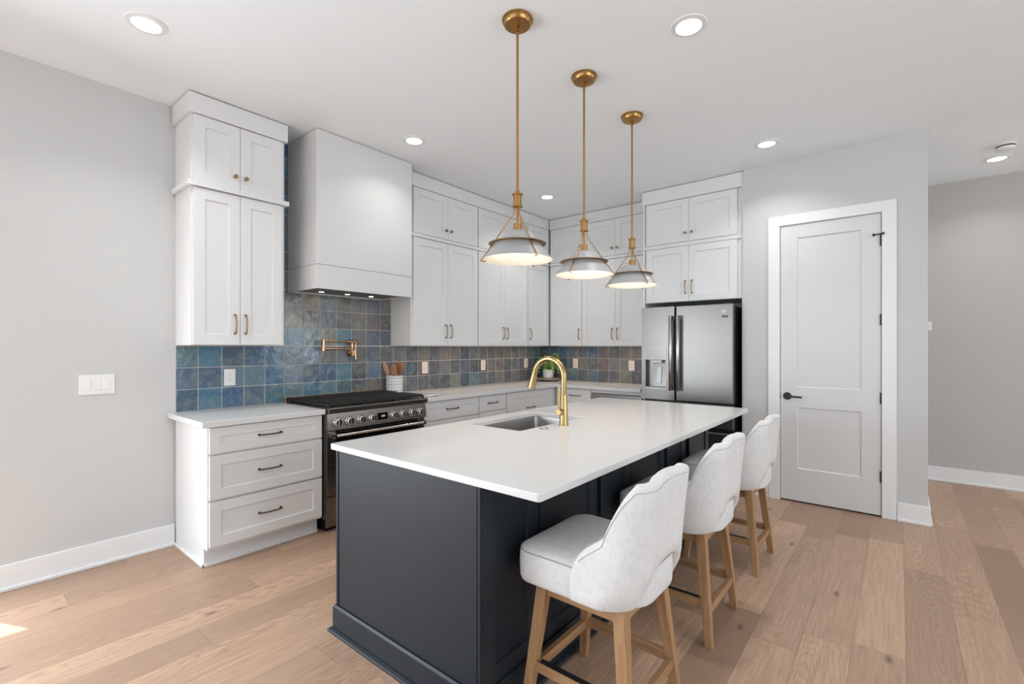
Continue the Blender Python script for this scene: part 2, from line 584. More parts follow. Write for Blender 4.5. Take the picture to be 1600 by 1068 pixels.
def panel_slab(bm, u0, u1, z0, z1, d0, d1, holes, rec=0.008, chamf=0.006, T=I4):
    """a slab (front at depth d1, back at d0) whose front has rectangular recessed panels; coordinates (u, d, z) through T"""
    us = sorted({u0, u1, *[h[0] for h in holes], *[h[1] for h in holes]})
    zs = sorted({z0, z1, *[h[2] for h in holes], *[h[3] for h in holes]})
    V = {}

    def v(u, d, z):
        k = (round(u, 6), round(d, 6), round(z, 6))
        if k not in V:
            V[k] = bm.verts.new(T @ Vector((u, d, z)))
        return V[k]
    for a, b in zip(us, us[1:]):
        for c, e in zip(zs, zs[1:]):
            inh = any(h[0] <= a + 1e-6 and b <= h[1] + 1e-6 and h[2] <= c + 1e-6 and e <= h[3] + 1e-6 for h in holes)
            if not inh:
                bm.faces.new((v(a, d1, c), v(b, d1, c), v(b, d1, e), v(a, d1, e)))
    for h in holes:
        a, b, c, e = h
        k = chamf
        O = [(a, d1, c), (b, d1, c), (b, d1, e), (a, d1, e)]
        N = [(a + k, d1 - rec, c + k), (b - k, d1 - rec, c + k), (b - k, d1 - rec, e - k), (a + k, d1 - rec, e - k)]
        for i in range(4):
            j = (i + 1) % 4
            # outer edge may be subdivided by the grid; use a simple quad
            bm.faces.new((v(*O[i]), v(*O[j]), v(*N[j]), v(*N[i])))
        bm.faces.new([v(*q) for q in N])
    # sides and back
    for a, b in zip(us, us[1:]):
        bm.faces.new((v(a, d1, z0), v(b, d1, z0), v(b, d0, z0), v(a, d0, z0)))
        bm.faces.new((v(a, d1, z1), v(b, d1, z1), v(b, d0, z1), v(a, d0, z1)))
        for c, e in zip(zs, zs[1:]):
            bm.faces.new((v(a, d0, c), v(b, d0, c), v(b, d0, e), v(a, d0, e)))
    for c, e in zip(zs, zs[1:]):
        bm.faces.new((v(u0, d1, c), v(u0, d1, e), v(u0, d0, e), v(u0, d0, c)))
        bm.faces.new((v(u1, d1, c), v(u1, d1, e), v(u1, d0, e), v(u1, d0, c)))


TB = Matrix(((1, 0, 0, 0), (0, -1, 0, 0), (0, 0, 1, 0), (0, 0, 0, 1)))   # u->x, d->-y
bm = BM()
panel_slab(bm, 3.0755 - 3.43, 3.7875 - 3.43, 0.014, 2.444, -0.036, 0.004,
           [(3.203 - 3.43, 3.661 - 3.43, 0.296, 0.835), (3.203 - 3.43, 3.661 - 3.43, 1.012, 2.330)], 0.009, 0.008, TB)
obj('door_panel', bm, 'door', door)
bm = BM()
for x0, x1, z0, z1 in ((2.978, 3.070, 0, 2.537), (3.793, 3.886, 0, 2.537), (3.070, 3.793, 2.450, 2.537)):
    box(bm, *(x0 - 3.43, x1 - 3.43), -0.018, 0.0, z0, z1)
# jamb lining
for x0, x1, z0, z1 in ((3.069, 3.072, 0, 2.451), (3.791, 3.794, 0, 2.451), (3.072, 3.791, 2.448, 2.451)):
    box(bm, x0 - 3.43, x1 - 3.43, 0.0, 0.115, z0, z1)
obj('door_casing', bm, 'trim', door, bevel=0.0015)
for z in (2.224, 1.587, 0.956, 0.324):
    bm = BM()
    cyl(bm, 0.0065, z - 0.045, z + 0.045, (3.787 - 3.43, -0.012, 0), 12)
    box(bm, 3.7885 - 3.43, 3.7925 - 3.43, -0.012, 0.004, z - 0.045, z + 0.045)
    hg = obj('hinge', bm, 'black', door, smooth=True)
bm = BM()   # hinge-pin door stop on the top hinge
tube(bm, [(3.74 - 3.43, -0.034, 2.268), (3.80 - 3.43, -0.022, 2.275)], 0.005, 8)
cyl(bm, 0.011, -0.008, 0.008, (3.741 - 3.43, -0.034, 2.268), 12, 'x')
cyl(bm, 0.010, -0.005, 0.006, (3.803 - 3.43, -0.022, 2.276), 12, 'x')
obj('door_stop', bm, 'black', door, smooth=True)
bm = BM()
lathe(bm, [(0.001, -0.012), (0.030, -0.012), (0.033, -0.009), (0.033, -0.004)], (3.128 - 3.43, 0, 0.932), 28, 'y', True, True)
cyl(bm, 0.009, -0.052, -0.010, (3.128 - 3.43, 0, 0.932), 14, 'y')
tube(bm, [(3.121 - 3.43, -0.05, 0.932), (3.15 - 3.43, -0.052, 0.932), (3.245 - 3.43, -0.052, 0.929)], 0.0085, 12)
obj('door_lever', bm, 'black', door, smooth=True)
bm = BM(); box(bm, 3.0705 - 3.43, 3.0745 - 3.43, -0.0015, 0.03, 0.905, 0.96)
obj('strike_plate', bm, 'black', door)
# dark pantry behind the door gap
bm = BM(); box(bm, 3.0, 3.86, YD + 0.125, YD + 0.14, 0, 2.6)
bm.free()

# thermostat on the return wall of the pantry corner
t_ = tag(obj('thermostat', (lambda b: (box(b, XE + 0.0005, XE + 0.030, 0.76, 0.86, 1.500, 1.572), b)[1])(BM()), 'plastic', bevel=0.004),
         'white thermostat edge on the hall side of the pantry wall corner', 'thermostat')

# ------------------------------------------------------------------ ceiling fixtures


def recessed(x, y, label, power):
    t = thing('recessed_light', label, 'ceiling light', (x, y, H), 0, 'recessed ceiling lights')
    bm = BM(); lathe(bm, [(0.064, -0.010), (0.066, -0.007), (0.088, -0.005), (0.091, -0.001), (0.091, 0.0)], n=40)
    lathe(bm, [(0.064, -0.010), (0.060, -0.004)], n=40)
    obj('trim_ring', bm, 'plastic', t, smooth=True)
    bm = BM(); lathe(bm, [(0.0615, -0.0045), (0.045, -0.0055), (0.0, -0.006)][:2], n=40, cap1=True)
    obj('light_lens', bm, 'lens', t, smooth=True)
    l = lamp('downlight', 'AREA', (0, 0, -0.013), (0, 0, -1), power, (1.0, 0.97, 0.94), 0.11, shape='DISK', spread=radians(125))
    l.parent = t
    return t


recessed(0.897, -3.574, 'round recessed light nearest the left wall, largest on the left', 8)
recessed(3.055, -1.795, 'round recessed light right of the nearest pendant canopy', 9)
recessed(0.872, -1.822, 'round recessed light in front of the white range hood', 3.5)
recessed(0.879, 0.027, 'small round recessed light behind the pendants near the corner cabinets', 6.5)
recessed(3.061, 0.040, 'round recessed light in front of the pantry wall', 6.5)
recessed(4.570, 1.660, 'round recessed light in the hall beside the smoke detector', 4)
t = thing('smoke_detector', 'white smoke detector on the hall ceiling at right', 'smoke detector', (4.577, 1.30, H))
bm = BM(); lathe(bm, [(0.066, 0), (0.068, -0.012), (0.060, -0.016)], n=36); obj('mount', bm, 'plastic', t, smooth=True)
bm = BM(); lathe(bm, [(0.054, -0.014), (0.054, -0.024)], n=36); obj('vent_slot', bm, 'dark', t, smooth=True)
bm = BM(); lathe(bm, [(0.056, -0.0235), (0.060, -0.027), (0.056, -0.042), (0.040, -0.048), (0.001, -0.049)], n=36, cap0=True, cap1=True)
obj('cover', bm, 'plastic', t, smooth=True)

# pendants
RX = Vector((cos(YAW), sin(YAW), 0)); FX = Vector((-sin(YAW), cos(YAW), 0))


def make_pendant():
    """local origin at the ceiling; z negative"""
    t = thing('pendant_light', '', 'pendant light', (0, 0, H), 0, 'brass pendants over the island')
    Z = lambda z: z - H
    bm = BM()
    lathe(bm, [(0.076, 0.0), (0.0785, -0.004), (0.0785, -0.010), (0.072, -0.013), (0.068, -0.030), (0.064, -0.034), (0.012, -0.036)], n=40, cap1=True)
    lathe(bm, [(0.012, -0.035), (0.013, -0.048), (0.008, -0.050), (0.008, -0.074)], n=20, cap1=True)
    obj('canopy', bm, 'brass', t, smooth=True)
    bm = BM()
    cyl(bm, 0.0062, -0.070, Z(2.1440), n=14)
    lathe(bm, [(0.0075, -0.078), (0.009, -0.072), (0.009, -0.064), (0.0062, -0.060)], n=14)
    obj('stem', bm, 'brass', t, smooth=True)
    bm = BM()
    lathe(bm, [(0.010, Z(2.1620)), (0.0115, Z(2.1540)), (0.0115, Z(2.1440)), (0.027, Z(2.1440)), (0.027, Z(2.1390)), (0.0205, Z(2.1380)),
               (0.0205, Z(2.0840)), (0.027, Z(2.0830)), (0.027, Z(2.0780)), (0.010, Z(2.0770))], n=32, cap0=True, cap1=True)
    obj('collar', bm, 'brass', t, smooth=True)
    bm = BM(); cyl(bm, 0.0058, Z(1.9900), Z(2.0790), n=14)
    lathe(bm, [(0.006, Z(1.9950)), (0.020, Z(1.9940)), (0.020, Z(1.9400))], n=28, cap0=True, cap1=True)
    obj('socket', bm, 'brass', t, smooth=True)
    bm = BM()
    prof = [(0.019, Z(1.9490)), (0.070, Z(1.9470)), (0.080, Z(1.9420)), (0.088, Z(1.9300)), (0.104, Z(1.9100)), (0.124, Z(1.8820)), (0.178, Z(1.8110)), (0.1795, Z(1.8090))]
    lathe(bm, prof, n=56)
    sh = obj('lamp_shade', bm, 'shade', t, smooth=True, ang=50)
    bm = BM()
    lathe(bm, [(0.1795, Z(1.8090)), (0.1765, Z(1.8095)), (0.122, Z(1.8805)), (0.086, Z(1.9270)), (0.068, Z(1.9420)), (0.019, Z(1.9440))], n=56, cap1=True)
    obj('shade_lining', bm, 'shade_in', sh, smooth=True, ang=50)
    bm = BM()
    lathe(bm, [(0.117, Z(1.8935)), (0.146, Z(1.8925)), (0.148, Z(1.8905)), (0.146, Z(1.8885)), (0.118, Z(1.8885)), (0.117, Z(1.8935))], n=56)
    obj('shade_ring', bm, 'brass', t, smooth=True)
    for k in range(3):
        a = k * 2 * pi / 3
        d = lambda r, z: (r * cos(a), r * sin(a), Z(z))
        bm = BM()
        tube(bm, [d(0.017, 2.0800), d(0.017, 2.0500), d(0.020, 2.0410), d(0.152, 1.8530), d(0.187, 1.8080), d(0.186, 1.8040), d(0.160, 1.8040)], 0.0028, 8)
        obj('strap', bm, 'brass', t, smooth=True, ang=60)
    bm = BM()
    lathe(bm, [(0.012, Z(1.9410)), (0.014, Z(1.9250)), (0.028, Z(1.9000)), (0.030, Z(1.8850)), (0.024, Z(1.8650)), (0.010, Z(1.8530))], n=24, cap0=True, cap1=True)
    obj('bulb', bm, 'bulb', t, smooth=True)
    return t


# a lamp for each pendant (its own light)
pp = make_pendant()
PEND = [((2.397, -2.392), 180, 'nearest brass pendant with grey cone shade over the island front'),
        ((2.398, -1.739), -5, 'middle brass pendant with grey cone shade above the island sink'),
        ((2.408, -1.086), 170, 'farthest brass pendant with grey cone shade, in front of the refrigerator cabinet')]
for i, ((x, y), a, lab) in enumerate(PEND):
    # strap angle is measured from the view's right-hand direction
    rz = radians(a) + YAW
    o = pp if i == 0 else dup(pp, (x, y, H), rz, lab)
    o.location = (x, y, H); o.rotation_euler = (0, 0, rz); o['label'] = lab
    l = lamp('pendant_glow', 'POINT', (0, 0, 1.847 - H), (0, 0, -1), 1.5, (1.0, 0.84, 0.64), shadow_soft_size=0.03)
    l.parent = o

# ------------------------------------------------------------------ cabinets
TL = Matrix(((0, 1, 0, 0), (1, 0, 0, 0), (0, 0, 1, 0), (0, 0, 0, 1)))    # u->y, d->x  (range wall)


def TT(kind, origin):
    """matrix from cabinet coordinates (u along wall, d out of wall, z) to the thing's local frame"""
    base = TL if kind == 'L' else Matrix(((1, 0, 0, 0), (0, -1, 0, YC), (0, 0, 1, 0), (0, 0, 0, 1)))
    return Matrix.Translation(-Vector(origin)) @ base


def pull(T, u, d, z, length=0.13, vertical=True, material='pull', parent=None):
    bm = BM()
    pts = []
    n = 12
    for i in range(n + 1):
        s = -1 + 2 * i / n
        off = 0.020 + 0.010 * (1 - s * s)
        pts.append((s * length / 2, off))
    path = [(-length / 2, 0.0), (-length / 2, 0.012)] + pts + [(length / 2, 0.012), (length / 2, 0.0)]
    P = [T @ Vector((u, d + b, z + a) if vertical else (u + a, d + b, z)) for a, b in path]
    tube(bm, P, 0.0052, 8)
    for a in (-1, 1):
        q = T @ Vector((u, d, z + a * length / 2) if vertical else (u + a * length / 2, d, z))
        q2 = T @ Vector((u, d + 0.006, z + a * length / 2) if vertical else (u + a * length / 2, d + 0.006, z))
        tube(bm, [q, q2], 0.0085, 10)
    return obj('pull_handle', bm, material, parent, smooth=True, ang=50)


def knob(T, u, d, z, parent):
    bm = BM()
    P = [T @ Vector((u, d + k, z)) for k in (0.0, 0.012, 0.014, 0.016, 0.028, 0.030)]
    tube(bm, P, 0.013, 16, radii=[0.007, 0.006, 0.011, 0.0135, 0.0135, 0.012])
    return obj('cabinet_knob', bm, 'pull', parent, smooth=True)


def front(name, T, u0, u1, z0, z1, d0, d1, rail, parent, material='cabinet'):
    bm = BM()
    panel_slab(bm, u0, u1, z0, z1, d0, d1, [(u0 + rail, u1 - rail, z0 + rail, z1 - rail)], 0.009, 0.0035, T)
    return obj(name, bm, material, parent)


def wall_cab(kind, u0, u1, z0, z1, depth, doors, label, group, hardware, carc=None, fill=0.0015):
    """doors: list of (u0,u1, side of pull: -1 at u0 side, +1 at u1 side)"""
    uc = (u0 + u1) / 2
    org = (0.16, uc, z0) if kind == 'L' else (uc, YC - 0.16, z0)
    t = thing('wall_cabinet', label, 'cabinet', org, 0, group)
    T = TT(kind, org)
    bm = BM(); box(bm, u0, u1, 0.002, depth - 0.021, z0, z1, T)
    obj('carcass', bm, 'cabinet', t, bevel=0.0012)
    for a, b, side in doors:
        dr = front('cabinet_door', T, a + fill, b - fill, z0 + 0.004, z1 - 0.004, depth - 0.020, depth, 0.068 if b - a > 0.25 else 0.06, t)
        if side:
            uu = b - 0.034 if side > 0 else a + 0.034
            if hardware == 'pull':
                pull(T, uu, depth, z0 + 0.145, 0.128, True, 'pull', dr)
            elif hardware == 'knob':
                knob(T, uu, depth, z0 + 0.088, dr)
    return t


GU = 'white upper wall cabinets'
ZB, ZL, ZU0, ZU1 = 1.380, 2.420, 2.456, 2.896
D = 0.335
# left stack
wall_cab('L', -3.206, -2.602, ZB, ZL, D, [(-3.198, -2.914, 1), (-2.914, -2.622, -1)], 'tall white wall cabinet beside the left wall, over the short counter', GU, 'pull')
wall_cab('L', -3.206, -2.602, ZU0, ZU1, D, [(-3.198, -2.914, 1), (-2.914, -2.622, -1)], 'small white top cabinet with two knobs beside the left wall', GU, 'knob')
# right of the hood
R1 = [(-1.396, -0.953, 1), (-0.953, -0.514, -1)]
R2 = [(-0.500, -0.054, 1), (-0.054, 0.381, -1)]
R3 = [(0.392, 0.832, -1)]
wall_cab('L', -1.411, -0.507, ZB, ZL, D, R1, 'tall white double-door wall cabinet right beside the range hood', GU, 'pull')
wall_cab('L', -1.411, -0.507, ZU0, ZU1, D, R1, 'small white top cabinet with knobs right beside the range hood', GU, 'knob')
wall_cab('L', -0.506, 0.386, ZB, ZL, D, R2, 'tall white double-door wall cabinet second to the right of the hood', GU, 'pull')
wall_cab('L', -0.506, 0.386, ZU0, ZU1, D, R2, 'small white top cabinet partly behind the nearest pendant', GU, 'knob')
wall_cab('L', 0.387, YC - 0.003, ZB, ZL, D, R3, 'tall white single-door wall cabinet on the range wall at the corner', GU, 'pull')
wall_cab('L', 0.387, YC - 0.003, ZU0, ZU1, D, [(0.392, 0.832, 0)], 'small white top cabinet on the range wall at the corner', GU, None)
# fridge wall
B1 = [(0.352, 0.826, 1)]
B2 = [(0.830, 1.285, 1), (1.285, 1.742, -1)]
wall_cab('B', 0.338, 0.827, ZB, ZL, D, B1, 'tall white single-door wall cabinet on the refrigerator wall at the corner', GU, 'pull')
wall_cab('B', 0.338, 0.827, ZU0, ZU1, D, [(0.352, 0.826, 0)], 'small white top cabinet on the refrigerator wall at the corner', GU, None)
wall_cab('B', 0.828, 1.757, ZB, ZL, D, B2, 'tall white double-door wall cabinet left of the refrigerator', GU, 'pull')
wall_cab('B', 0.828, 1.757, ZU0, ZU1, D, B2, 'small white top cabinet with knobs left of the refrigerator cabinet', GU, 'knob')
# refrigerator cabinets
DF = YC - 0.572
FD = [(1.795, 2.247, 1), (2.247, 2.705, -1)]


def fridge_cab(z0, z1, label, hw):
    return wall_cab('B', 1.778, 2.748, z0, z1, DF, FD, label, GU, hw)


fridge_cab(1.832, 2.402, 'white double-door cabinet directly above the refrigerator', 'pull')
fridge_cab(2.440, 2.885, 'white top cabinet with two knobs under the ceiling above the refrigerator', 'knob')
bm = BM(); box(bm, 1.7585, 1.7775, 0.5723, YC - 0.002, 0, 2.9); box(bm, 2.749, 2.7605, 0.5623, YC - 0.002, 0, 2.9)
struct(obj('trim_1', bm, 'cabinet', bevel=0.001))

# crown boards and shelf mouldings (fixed trim)


def trim(n, kind, boxes, bev=0.002):
    bm = BM()
    for u0, u1, d0, d1, z0, z1 in boxes:
        box(bm, u0, u1, d0, d1, z0, z1, TT(kind, (0, 0, 0)))
    return struct(obj('trim_%d' % n, bm, 'cabinet', bevel=bev))


CT = 3.0245
trim(2, 'L', [(-3.226, -2.588, 0.010, D + 0.014, 2.897, CT)])
trim(3, 'L', [(-3.232, -2.580, 0.010, D + 0.020, 2.4215, 2.4545)])
trim(4, 'L', [(-1.416, 0.834, 0.002, D + 0.004, 2.897, CT), (0.834, YC - 0.02, 0.002, D - 0.022, 2.897, CT)])
trim(5, 'L', [(-1.416, 0.834, 0.002, D + 0.006, 2.4215, 2.4545)])
trim(6, 'B', [(0.341, 1.757, 0.002, D + 0.004, 2.897, CT)])
trim(7, 'B', [(0.343, 1.757, 0.002, D + 0.006, 2.4215, 2.4545)])
trim(8, 'B', [(1.752, 2.757, 0.37, DF + 0.010, 2.886, CT)])
trim(9, 'B', [(1.779, 2.748, 0.37, DF - 0.002, 2.4025, 2.4395)])

# under-cabinet strip lamps (warm), fixed beneath the wall cabinets


def strip(kind, u0, u1, label, power):
    uc = (u0 + u1) / 2
    org = (0.24, uc, ZB) if kind == 'L' else (uc, YC - 0.24, ZB)
    t = thing('strip_light', label, 'light strip', org, 0, 'strip lights under the wall cabinets')
    T = TT(kind, org)
    bm = BM(); box(bm, u0, u1, 0.232, 0.248, ZB - 0.008, ZB - 0.0005, T)
    obj('housing', bm, 'plastic', t)
    p = T @ Vector((uc, 0.24, ZB - 0.012))
    l = lamp('strip_glow', 'AREA', p, (0, 0, -1), power, (1.0, 0.74, 0.55), 0.012, u1 - u0)
    l.rotation_euler = (0, 0, 0) if kind == 'L' else (0, 0, pi / 2)
    l.parent = t


strip('L', -1.38, 0.80, 'strip light under the wall cabinets right of the hood', 3.4)
strip('B', 0.45, 1.72, 'strip light under the wall cabinets left of the refrigerator', 2.4)

# range hood
t = thing('range_hood', 'large plain white box range hood above the stove', 'range hood', (0.24, -1.98, 1.815))
org = (0.24, -1.98, 1.815)
T = TT('L', org)
HU0, HU1, HD = -2.432, -1.530, 0.480
bm = BM(); box(bm, HU0, HU1, 0.012, HD, 2.001, H - 0.004, T)
obj('hood_cover', bm, 'hood', t, bevel=0.002)
bm = BM()
w = 0.02
for a in ((HU0, HU1, HD - w, HD), (HU0, HU1, 0.012, 0.012 + w), (HU0, HU0 + w, 0.012 + w, HD - w), (HU1 - w, HU1, 0.012 + w, HD - w)):
    box(bm, *a, 1.815, 1.9985, T)
obj('hood_band', bm, 'hood', t, bevel=0.0015)
bm = BM()
box(bm, HU0 + w + 0.001, HU1 - w - 0.001, 0.034, HD - w - 0.001, 1.826, 1.86, T)
obj('hood_liner', bm, 'steel_h', t)
for u in (-2.22, -1.98, -1.74):
    bm = BM(); lathe(bm, [(0.020, 0.0), (0.020, -0.001), (0.014, -0.0015)], tuple(T @ Vector((u, 0.16, 1.826))), 24, cap1=True)
    obj('hood_lamp', bm, 'lamp_warm', t, smooth=True)
l = lamp('hood_glow', 'AREA', T @ Vector((-1.98, 0.36, 1.818)), (0, 0, -1), 1.6, (1.0, 0.78, 0.52), 0.05, 0.5); l.parent = t

# ------------------------------------------------------------------ base cabinets
DB = 0.630


def base_cab(kind, u0, u1, fronts, label, toe=True, left_side=False, d=DB, ztop=0.876):
    uc = (u0 + u1) / 2
    org = (0.3, uc, 0) if kind == 'L' else (uc, YC - 0.3, 0)
    t = thing('base_cabinet', label, 'cabinet', org, 0, 'white base cabinets')
    T = TT(kind, org)
    bm = BM()
    box(bm, u0, u1, 0.010, d - 0.021, 0.112, ztop, T)
    box(bm, u0, u1, 0.010, d - 0.080, 0.0, 0.111, T)
    obj('carcass', bm, 'cabinet', t, bevel=0.001)
    for (a, b, z0, z1, rail, pz) in fronts:
        dr = front('drawer', T, a + 0.002, b - 0.002, z0, z1, d - 0.020, d, rail, t)
        pull(T, (a + b) / 2, d - (0.0 if pz is None else 0.009), (z0 + z1) / 2 if pz is None else pz, 0.14, False, 'bronze', dr)
    bm = BM()
    box(bm, u0 - (0.013 if left_side else 0), u1, d - 0.080, d - 0.066, 0.0, 0.018, T)
    if left_side:
        box(bm, u0 - 0.013, u0, 0.03, d - 0.066, 0.0, 0.018, T)
    obj('shoe_moulding', bm, 'trim', t, bevel=0.003)
    return t


base_cab('L', -3.206, -2.468, [(-3.200, -2.472, 0.708, 0.868, 0.055, 0.788), (-3.200, -2.472, 0.424, 0.696, 0.062, 0.560), (-3.200, -2.472, 0.134, 0.410, 0.062, 0.272)],
         'white three-drawer base cabinet left of the stove', left_side=True)
base_cab('L', -1.522, -0.808, [(-1.516, -0.812, 0.702, 0.868, 0.055, 0.788), (-1.516, -0.812, 0.424, 0.692, 0.062, 0.560), (-1.516, -0.812, 0.134, 0.412, 0.062, 0.272)],
         'white wide-drawer base cabinet just right of the stove')
base_cab('L', -0.806, -0.378, [(-0.802, -0.382, 0.712, 0.868, 0.055, 0.790), (-0.802, -0.382, 0.424, 0.700, 0.062, 0.560), (-0.802, -0.382, 0.134, 0.412, 0.062, 0.272)],
         'narrow white drawer base cabinet, second right of the stove')
base_cab('L', -0.376, YC - 0.004, [(-0.370, 0.500, 0.500, 0.868, 0.068, 0.680), (-0.370, 0.500, 0.134, 0.490, 0.068, 0.31)],
         'white base cabinet running into the corner behind the faucet')
base_cab('B', 0.632, 1.128, [(0.690, 1.124, 0.708, 0.868, 0.050, 0.790), (0.690, 1.124, 0.424, 0.696, 0.06, 0.56), (0.690, 1.124, 0.134, 0.412, 0.06, 0.272)],
         'white drawer base cabinet left of the dishwasher')
# filler strip above the dishwasher
bm = BM(); box(bm, 1.130, 1.757, YC - 0.615, YC - 0.58, 0.838, 0.876)
struct(obj('trim_10', bm, 'cabinet', bevel=0.001))
t = thing('dishwasher', 'stainless dishwasher under the counter beside the refrigerator', 'dishwasher', (1.445, 0.9, 0))
bm = BM(); box(bm, 1.134 - 1.445, 1.754 - 1.445, 0.582 - 0.9, 1.15 - 0.9, 0.10, 0.835); box(bm, 1.15 - 1.445, 1.74 - 1.445, 0.64 - 0.9, 1.15 - 0.9, 0.0, 0.10)
obj('tub', bm, 'black', t)
bm = BM(); box(bm, 1.137 - 1.445, 1.751 - 1.445, 0.556 - 0.9, 0.581 - 0.9, 0.11, 0.760); obj('front_panel', bm, 'steel_dw', t, bevel=0.002)
bm = BM(); box(bm, 1.137 - 1.445, 1.751 - 1.445, 0.556 - 0.9, 0.581 - 0.9, 0.763, 0.831)
obj('control_panel', bm, 'steel_dw', t, bevel=0.002)

# ------------------------------------------------------------------ counters


def slab(name, pts, z0, z1, hole=None, material='quartz', bev=0.003, rnd=None):
    """extruded polygon with an optional hole"""
    bm = BM()

    def ring(P, z):
        return [bm.verts.new((x, y, z)) for x, y in P]
    loops = []
    for P in ([pts] + ([hole] if hole else [])):
        loops.append((ring(P, z0), ring(P, z1)))
    for lo, hi in loops:
        n = len(lo)
        for i in range(n):
            j = (i + 1) % n
            bm.faces.new((lo[i], lo[j], hi[j], hi[i]))
    for k in (0, 1):
        es = []
        for lp in loops:
            r = lp[k]; n = len(r)
            for i in range(n):
                es.append(bm.edges.get((r[i], r[(i + 1) % n])))
        bmesh.ops.triangle_fill(bm, use_beauty=True, use_dissolve=True, edges=es)
    return obj(name, bm, material, bevel=bev, segs=3)


def rrect(x0, x1, y0, y1, r, n=6):
    P = []
    for cx, cy, a0 in ((x1 - r, y1 - r, 0), (x0 + r, y1 - r, 90), (x0 + r, y0 + r, 180), (x1 - r, y0 + r, 270)):
        for i in range(n + 1):
            a = radians(a0 + 90 * i / n)
            P.append((cx + r * cos(a), cy + r * sin(a)))
    return P


ZC = 0.914
CTOP = ZC - 0.036
tag(slab('countertop', [(0.002, -3.250), (0.667, -3.250), (0.667, -2.466), (0.002, -2.466)], CTOP, ZC),
    'short white quartz countertop left of the stove', 'countertop', 'white quartz countertops')
tag(slab('countertop', [(0.002, -1.528), (0.667, -1.528), (0.667, 0.517), (1.755, 0.517), (1.755, YC - 0.002), (0.002, YC - 0.002)], CTOP, ZC),
    'L-shaped white quartz countertop running from the stove round to the refrigerator', 'countertop', 'white quartz countertops')

# ------------------------------------------------------------------ tile backsplashes
PT = 0.1535


def palette(g):
    """g: 0 = all blue glazes, 1 = all slate grey glazes"""
    blue = [(0.064, 0.151, 0.229), (0.083, 0.173, 0.229), (0.066, 0.132, 0.234), (0.105, 0.178, 0.220), (0.116, 0.173, 0.244), (0.075, 0.124, 0.193)]
    grey = [(0.137, 0.143, 0.161), (0.107, 0.115, 0.140), (0.159, 0.164, 0.166), (0.120, 0.131, 0.169), (0.152, 0.138, 0.148), (0.090, 0.112, 0.156)]
    c = random.choice(grey if random.random() < g else blue)
    k = random.uniform(0.92, 1.28)
    return tuple(v * k for v in c)


def backsplash(name, kind, us, cells, org, label):
    """cells: list of (u0,u1,z0,z1) regions; us: first joint; tiles on a PT grid"""
    T = TT(kind, org)
    bm = BM()
    lay = bm.loops.layers.float_color.new('glaze')
    g = 0.0021
    tiles = 0
    for (u0, u1, z0, z1, fn) in cells:
        i0 = math.floor((u0 - us) / PT + 1e-6); i1 = math.ceil((u1 - us) / PT - 1e-6)
        k0 = math.floor((z0 - ZC) / PT + 1e-6); k1 = math.ceil((z1 - ZC) / PT - 1e-6)
        for i in range(i0, i1):
            for k in range(k0, k1):
                a, b = max(u0, us + i * PT), min(u1, us + (i + 1) * PT)
                c, e = max(z0, ZC + k * PT), min(z1, ZC + (k + 1) * PT)
                if b - a < 0.008 or e - c < 0.008:
                    continue
                n0 = len(bm.faces)
                jt = random.uniform(-0.0006, 0.0006)
                vs = []
                for d, q in ((0.0042, 0.0), (0.0085 + jt, 0.0), (0.0100 + jt, 0.0022)):
                    vs.append([bm.verts.new(T @ Vector((x, d, z))) for x, z in
                               ((a + g + q, c + g + q), (b - g - q, c + g + q), (b - g - q, e - g - q), (a + g + q, e - g - q))])
                fs = []
                for p, r in zip(vs, vs[1:]):
                    for m_ in range(4):
                        fs.append(bm.faces.new((p[m_], p[(m_ + 1) % 4], r[(m_ + 1) % 4], r[m_])))
                fs.append(bm.faces.new(vs[-1])); fs.append(bm.faces.new(vs[0][::-1]))
                col = palette(fn((a + b) / 2, (c + e) / 2))
                for f in fs:
                    for lp in f.loops:
                        lp[lay] = (*col, 1)
    t = thing(name, label, 'backsplash', org)
    obj('tile_field', bm, 'tile', t)
    bm = BM()
    for (u0, u1, z0, z1, fn) in cells:
        box(bm, u0, u1, 0.0008, 0.0072, z0 + 0.0004, z1, T)
    obj('grout_bed', bm, 'grout', t)
    return t


def sstep(a, b, x):
    x = max(0, min(1, (x - a) / (b - a))); return x * x * (3 - 2 * x)


fL = lambda u, z: min(0.97, 0.0 + 0.97 * sstep(-2.3, -1.25, u) + (0.45 if z > 1.38 and u < -1.6 else 0)) - 0.75 * sstep(0.80, 1.0, u)
backsplash('tile_backsplash', 'L', -3.0704, [(-3.206, YC - 0.002, ZC, ZB - 0.0015, fL), (-2.598, -1.414, ZB - 0.0015, H - 0.002, fL)], (0, -1.5, ZC),
           'glazed blue and slate square tile backsplash behind the stove')
fB = lambda u, z: 0.25 + 0.45 * sstep(0.35, 0.9, u)
backsplash('tile_backsplash', 'B', 0.1082, [(0.0102, 1.757, ZC, ZB - 0.0015, fB)], (0.9, YC, ZC),
           'glazed slate blue square tile backsplash between corner and refrigerator')

# ------------------------------------------------------------------ wall plates


